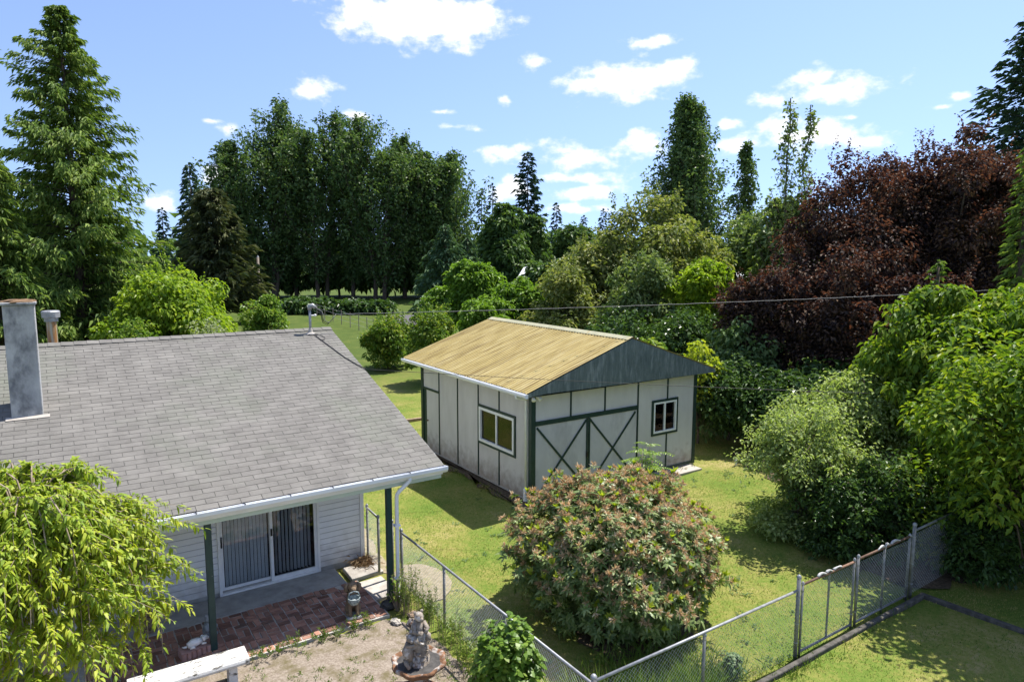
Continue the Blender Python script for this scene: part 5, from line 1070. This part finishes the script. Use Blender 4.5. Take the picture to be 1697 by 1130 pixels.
poplar('sapling_tree', 'taller of two thin sparse trees against the cloud', 1305, 38, 165, 100, 'pale_tree', 90, 4, .19, zlow=.2, trunk=.07, group=G4, spread=1.3, peak=.2, sparse=.5, thin=.15, fall=.9)
poplar('sapling_tree', 'shorter of two thin sparse trees, nearer the red trees', 1338, 38.5, 176, 92, 'pale_tree', 84, 4, .19, zlow=.2, trunk=.07, group=G4, spread=1.3, peak=.2, sparse=.5, thin=.15, fall=.9)
round_tree('apple_tree', 'bright green rounded orchard tree left of the shed ridge', 'tree', 792, 50, 430, 105, 'apple', 80, 260, .26, zlow=.16, trunk=.16, group='orchard trees')
round_tree('apple_tree', 'low bright green orchard tree behind the shed ridge corner', 'tree', 862, 44, 462, 105, 'apple', 70, 240, .24, zlow=.12, trunk=.14, group='orchard trees')
round_tree('apple_tree', 'spreading green orchard tree on the left of the orchard row', 'tree', 735, 52, 475, 90, 'apple', 70, 220, .25, zlow=.08, trunk=.14, group='orchard trees')
round_tree('apple_tree', 'shadowed green orchard tree beneath the row, nearest the shed roof', 'tree', 805, 42, 492, 110, 'apple', 60, 220, .22, zlow=.1, trunk=.12, group='orchard trees')
for lab, u, v, w, dep in [('dark round maple left of the single tall fir', 835, 338, 95, 80), ('dark round maple directly below the single tall fir', 876, 345, 80, 84), ('dark round tree between fir and olive-green tree', 955, 368, 95, 88), ('dark maple low behind the orchard trees', 905, 425, 90, 66)]:
    round_tree('maple_tree', lab, 'tree', u, dep, v, w, 'dark_maple', 90, 210, .5, zlow=.06, trunk=.25, group='dark maples beyond the orchard')
conifer('fir_tree', 'single tall fir standing above the dark round maples', 875, 112, 250, 84, 'fir', 150, 30, 1.3, droop=.12, width=.42, trunk=.3, power=.5, irregular=.6, hang=.3)
FL = {798: 'small fir left of the single tall fir, the lower of two', 816: 'small fir left of the single tall fir, the higher of two', 922: 'small far fir just right of the single tall fir', 968: 'tiny far fir above the dark round tree', 1000: 'slim far fir, left of three near the olive tree', 1014: 'slim far fir, middle of three near the olive tree', 1040: 'slim far fir, right of three touching the olive tree'}
for u, v, w, dep in [(798, 312, 40, 125), (816, 303, 44, 125), (922, 336, 40, 130), (968, 357, 30, 150), (1000, 346, 28, 140), (1014, 352, 26, 150), (1040, 340, 34, 130)]:
    conifer('fir_tree', FL[u], u, dep, v, w, 'fir', 70, 14, 1.3, droop=.15, width=.42, trunk=.25, power=.75, group='far firs on the skyline')
conifer('spruce_tree', 'layered blue-green spruce in front of the cottonwoods', 738, 70, 372, 140, 'spruce', 150, 40, .85, droop=.12, width=.4, trunk=.22, power=.8, rise=-.05, zlow=.02)
conifer('spruce_tree', 'smaller blue-green spruce behind the orchard trees', 775, 74, 392, 90, 'spruce', 110, 30, .85, droop=.12, width=.4, trunk=.2, power=.8, zlow=.02)
G5 = 'cottonwoods across the field'
for lab, u, v, w, dep, st in [('tallest cottonwood near the left of the far row', 440, 163, 195, 94, 2), ('cottonwood with slender top, just right of the tallest one', 527, 181, 150, 96, 2), ('cottonwood with pointed top in the middle of the far row', 628, 199, 180, 95, 2), ('narrow cottonwood between the slender-topped and the middle one', 580, 220, 105, 97, 1), ('lower cottonwood right of the middle one in the far row', 702, 253, 120, 97, 1), ('cottonwood at the right end of the far row', 752, 247, 135, 98, 2), ('leaning cottonwood at the left end of the far row', 382, 235, 125, 92, 1), ('cottonwood closing the gap between tallest and slender-topped ones', 485, 208, 125, 99, 1), ('cottonwood closing the gap right of the middle one', 668, 228, 125, 99, 1)]:
    poplar('cottonwood_tree', lab, u, dep, v, w, 'poplar_leaf', 170, 14, .38, zlow=.10, trunk=.32, group=G5, stems=st, spread=1.1, peak=.36, thin=.085, fall=.75)
for k, (u, v, w, dep) in enumerate([(410, 395, 130, 102), (480, 410, 110, 103), (560, 400, 130, 104), (640, 405, 130, 103), (700, 400, 110, 104)]):
    round_tree('maple_tree', 'dark understorey tree beneath the far row, '+['first from the left', 'second from the left', 'third from the left', 'fourth from the left', 'fifth from the left'][k], 'tree', u, dep, v, w, 'dark_maple', 80, 130, .7, zlow=.02, trunk=.2, group='understorey across the field', rough=.3)
for k, u in enumerate((490, 535, 580, 625)):
    round_tree('bramble_hedge', 'bramble hedge across the field, '+['left stretch', 'second stretch', 'third stretch', 'right stretch'][k], 'hedge', u, 75, 494+2*k, 70, 'laurel', 50, 90, .4, zlow=0, trunk=.04, group='bramble hedge row', trunk_name='stems')
# left-hand side
conifer('cedar_tree', 'huge cedar with drooping sprays rising behind the chimney', 96, 30, 0, 440, 'cedar', 430, 205, .40, zlow=.02, droop=.34, trunk=.32, power=.68, width=.30, irregular=.75, rise=.30, hang=.9, fan=.9)
conifer('cedar_tree', 'cedar at the left edge behind the chimney', -30, 27, 215, 260, 'cedar', 260, 130, .40, zlow=.02, droop=.42, trunk=.25, power=.7, width=.30, irregular=.4, rise=.22, hang=.9, fan=.8)
conifer('pine_tree', 'brownish dark pine with rounded crown right of the huge cedar', 350, 62, 312, 140, 'pine', 230, 70, .95, zlow=.08, droop=.1, width=.30, power=.42, rise=.25, irregular=.3, hang=.1)
conifer('deodar_tree', 'drooping-topped conifer behind the brownish pine', 313, 72, 268, 90, 'deodar', 150, 30, .9, droop=.4, width=.35, power=.75, hang=.6)
conifer('fir_tree', 'small far fir between cedar and brownish pine', 268, 95, 345, 40, 'fir', 70, 14, 1.1, droop=.15, width=.4)
round_tree('maple_tree', 'yellow-green maple with rounded crown behind the roof ridge', 'tree', 282, 29, 442, 215, 'maple_yellow', 130, 380, .155, zlow=.1, trunk=.12, clump=.25, spiky=24, hang=.4)
round_tree('garden_shrub', 'rounded mid-green shrub at the right end of the roof ridge', 'shrub', 436, 31, 487, 86, 'shrub_mid', 60, 260, .12, zlow=.02, trunk=.06, trunk_name='stems')
round_tree('garden_shrub', 'white-flecked shrub low behind the roof ridge', 'shrub', 340, 25.5, 532, 100, 'shrub_white', 50, 220, .08, zlow=.1, trunk=.05, trunk_name='stems')
round_tree('garden_shrub', 'green shrub low behind the ridge, left of the white-flecked shrub', 'shrub', 215, 26, 522, 120, 'shrub_mid', 50, 220, .11, zlow=.1, trunk=.05, trunk_name='stems')
round_tree('plum_sapling', 'small green fruit tree on the lawn left of the shed', 'tree', 640, 38.5, 527, 98, 'plum_green', 80, 200, .14, zlow=.03, trunk=.07, group='young fruit trees', spiky=36, rough=.5, clump=.26)
round_tree('plum_sapling', 'taller fruit tree with orange shoots beside the shed roof corner', 'tree', 718, 34, 518, 104, 'plum_green', 80, 190, .13, zlow=.02, trunk=.06, group='young fruit trees', spiky=60, rough=.5, clump=.26)
# ------------------------------------------------------------------ far things
def far_fence():
    pts = [ground(u, v) for u, v in ((490, 512), (540, 531), (554, 535), (568, 541), (583, 546), (598, 550), (619, 556))]
    t = thing('field_fence', 'thin wire fence with slender posts across the far lawn', 'fence', tuple(pts[3])); o_ = -pts[3]
    P = [p+o_ for p in pts]; a, b = P[0], P[-1]; a = b+(a-b)*1.0
    for i in range(11):
        q = b+(a-b)*(i/10)**1.25; MB().tube([q, q+np.array([0, 0, 1.35])], .035, 6).build('post', 'wood_pole', t)
    for z in (.45, .85, 1.2): MB().tube([b+np.array([0, 0, z]), a+np.array([0, 0, z])], .008, 4).build('wire', 'wire_grey', t)
far_fence()
def low_shed():
    p = ground(676, 556); t = thing('low_shed', 'low hut with dark grey roof beyond the young fruit trees', 'hut', (p[0], p[1], 0), -YAW+.1)
    MB().box(-1.5, 1.5, -.8, .8, 0, .95).build('wall', 'timber', t); MB().poly([(-1.75, -1.1, .9), (1.75, -1.1, .9), (1.75, 1.0, 1.5), (-1.75, 1.0, 1.5)], (0, 0, 1), .07).build('roof', 'old_roof', t)
    MB().box(-.4, .4, -.83, -.801, .02, .82).build('door', 'old_roof', t)
low_shed()
p = foot(427, 66); t = thing('utility_pole', 'grey utility pole in front of the far trees', 'pole', p)
MB().tube([(0, 0, -.2), (0, 0, topz(427, 66))], [.14, .11], 10).build('shaft', 'wood_pole', t, smooth=True); MB().tube([(0, 0, topz(427, 66)), (0, 0, topz(424, 66))], [.12, .03], 8).build('cap', 'galvanised', t)
def far_house(label, u, dep, vtop, w, rz):
    p = foot(u, dep); H = topz(vtop, dep); t = thing('far_house', label, 'house', p, rz)
    hw = w/2; MB().box(-hw, hw, -3, 3, 0, H-1.4).build('wall', 'far_wall', t)
    MB().poly([(-hw-.4, -3.4, H-1.55), (-hw-.4, 0, H), (-hw-.4, 3.4, H-1.55)], (1, 0, 0), w+.8).build('roof', 'far_wall', t)
    for x in (-hw*.5, hw*.4): MB().box(x-.5, x+.5, -3.04, -3.005, 1.2, 2.3).build('window', 'dark_room', t)
far_house('pale house roof glimpsed between the orchard and dark maples', 928, 74, 439, 7, -.9)
far_house('pale house glimpsed behind the low dark red plum', 1208, 58, 428, 6, -.5)
# distant wood closing the horizon
def far_wood():
    C_ = []; R2 = []
    for k in range(520):
        az = R_(-75+190*(k/520))+rng.normal()*.01; rr = 190+70*rng.random(); h = 7+6*rng.random()
        for q in range(2): C_.append((math.sin(az)*rr, math.cos(az)*rr, h*(.25+.5*q))); R2.append(h*.42)
    lv = LV(); clumps(lv, np.array(C_), np.array(R2), 18, 3.0, .7, flat=1.1)
    o = lv.build('distant_wood', 'dark_maple', None); o['label'] = 'distant dark wood closing the horizon behind every other tree'; o['category'] = 'wood'
far_wood()
# ------------------------------------------------------------------ grass
def grass():
    n = 240000; X = 5.0+15.5*rng.random(n); Y = 3.5+24*rng.random(n)
    def inb(x0, x1, y0, y1, m=0): return (X > x0-m) & (X < x1+m) & (Y > y0-m) & (Y < y1+m)
    keep = ~inb(9.75, 16.3, 13.85, 20.5) & ~((X < 5.35+0.9*np.sin(np.clip((Y-10.8)/1.9, 0, 1)*3.14)+rng.normal(size=n)*.18) & (Y > 10.5) & (Y < 12.9) & (rng.random(n) < .9)) & ~inb(14.7, 16.4, 13.3, 14) & ~((X < 5.3) & (Y > 5.9)) & ~inb(5, 13.4, 5.82, 6.0)
    keep &= ~((X < 5.7) & (Y > 12.6) & (Y < 15.2) & (rng.random(n) < .85)) & ~((X < 5.2) & (Y > 15) & (Y < 22))
    dep = X*fw[0]+Y*fw[1]; keep &= rng.random(n) < np.clip(16/dep, .2, 1)**1.2
    patch = np.sin(X*1.9+np.sin(Y*1.1)*2)+np.sin(Y*2.3+X*.7)+rng.normal(size=n)*.8; keep &= patch > -1.9
    X, Y = X[keep], Y[keep]; n = len(X); h = .022+.03*rng.random(n)**2+.012*(patch[keep] > 1)
    az = rng.random(n)*6.28; P = np.stack([X, Y, lumps(X, Y)*.85-.034], 1); D = unit(np.stack([np.cos(az)*.7, np.sin(az)*.7, np.ones(n)], 1)); S = np.stack([-np.sin(az), np.cos(az), 0*az], 1)
    w = (.005+.003*rng.random(n))[:, None]; V = np.stack([P-S*w, P+S*w, P+D*h[:, None]], 1).reshape(-1, 3)
    o = link('lawn_grass', rawmesh('lawn_grass', V, [np.arange(3*n).reshape(-1, 3)]), 'grass'); o['kind'] = 'stuff'; o['label'] = 'short mown grass, green with dry yellow patches'; o['category'] = 'grass'
grass()
def edge_grass():
    segs = [((5.35, 6.12), (13.0, 6.12)), ((5.4, 6.2), (5.4, 11.4)), ((9.6, 13.9), (9.6, 20)), ((10.2, 13.8), (16.0, 13.8)), ((5.2, 5.8), (13.2, 5.8)), ((5.3, 13.3), (5.3, 18))]
    P = []
    for a, b in segs:
        ln = math.dist(a, b); n = int(ln*170); t = rng.random(n)[:, None]; q = np.array(a)+(np.array(b)-np.array(a))*t+rng.normal(size=(n, 2))*.06; q = q[np.sin(q[:, 0]*2.3)+np.sin(q[:, 1]*3.1+q[:, 0])+rng.normal(size=n)*.7 > -.4]; P.append(q)
    P = np.vstack(P); n = len(P); h = .06+.13*rng.random(n)**2
    o = LV().leaves(np.c_[P, np.full(n, -.03)], unit(rng.normal(size=(n, 3))*.4+np.array([0, 0, 1])), rvec(n)*np.array([1, 1, .2]), h, .009, droop=.2).build('edge_grass', 'grass', None); o['label'] = 'longer unmown grass along fence lines and shed walls'; o['category'] = 'grass'
edge_grass()
def lawn_weeds():
    n = 650; X = 5.6+12*rng.random(n); Y = 6.2+17*rng.random(n); k = ~((X > 9.5) & (X < 16.5) & (Y > 13.4) & (Y < 20.8)) & (np.sin(X*1.3+1)+np.sin(Y*1.1)+rng.normal(size=n)*.5 > .1); X, Y = X[k], Y[k]; n = len(X)
    P = np.repeat(np.c_[X, Y, lumps(X, Y)*.85-.026], 12, 0); m = len(P); az = rng.random(m)*6.28; P[:, :2] += rng.normal(size=(m, 2))*.05; D = unit(np.c_[np.cos(az), np.sin(az), .25+.5*rng.random(m)])
    s_ = .05+.05*rng.random(m); o = LV().leaves(P, D, np.repeat([[0, 0, 1.0]], m, 0), s_, s_*.35, droop=.1).build('lawn_weeds', 'hydrangea', None); o['label'] = 'flat greyish weed rosettes dotted over the lawn'; o['category'] = 'weeds'
lawn_weeds()
# little weeds on the gravel
def gravel_weeds():
    n = 130; c = np.c_[1.8+3.1*rng.random(n), 7.2+3.5*rng.random(n)]; P = np.repeat(np.c_[c, np.full(n, .012)], 14, 0); m = len(P); P[:, :2] += rng.normal(size=(m, 2))*.035
    o = LV().leaves(P, unit(rng.normal(size=(m, 3))*.6+np.array([0, 0, .8])), rvec(m), .05+.03*rng.random(m), .012).build('gravel_weeds', 'weed', None); o['label'] = 'sparse tiny weeds over the gravel'; o['category'] = 'weeds'
gravel_weeds()
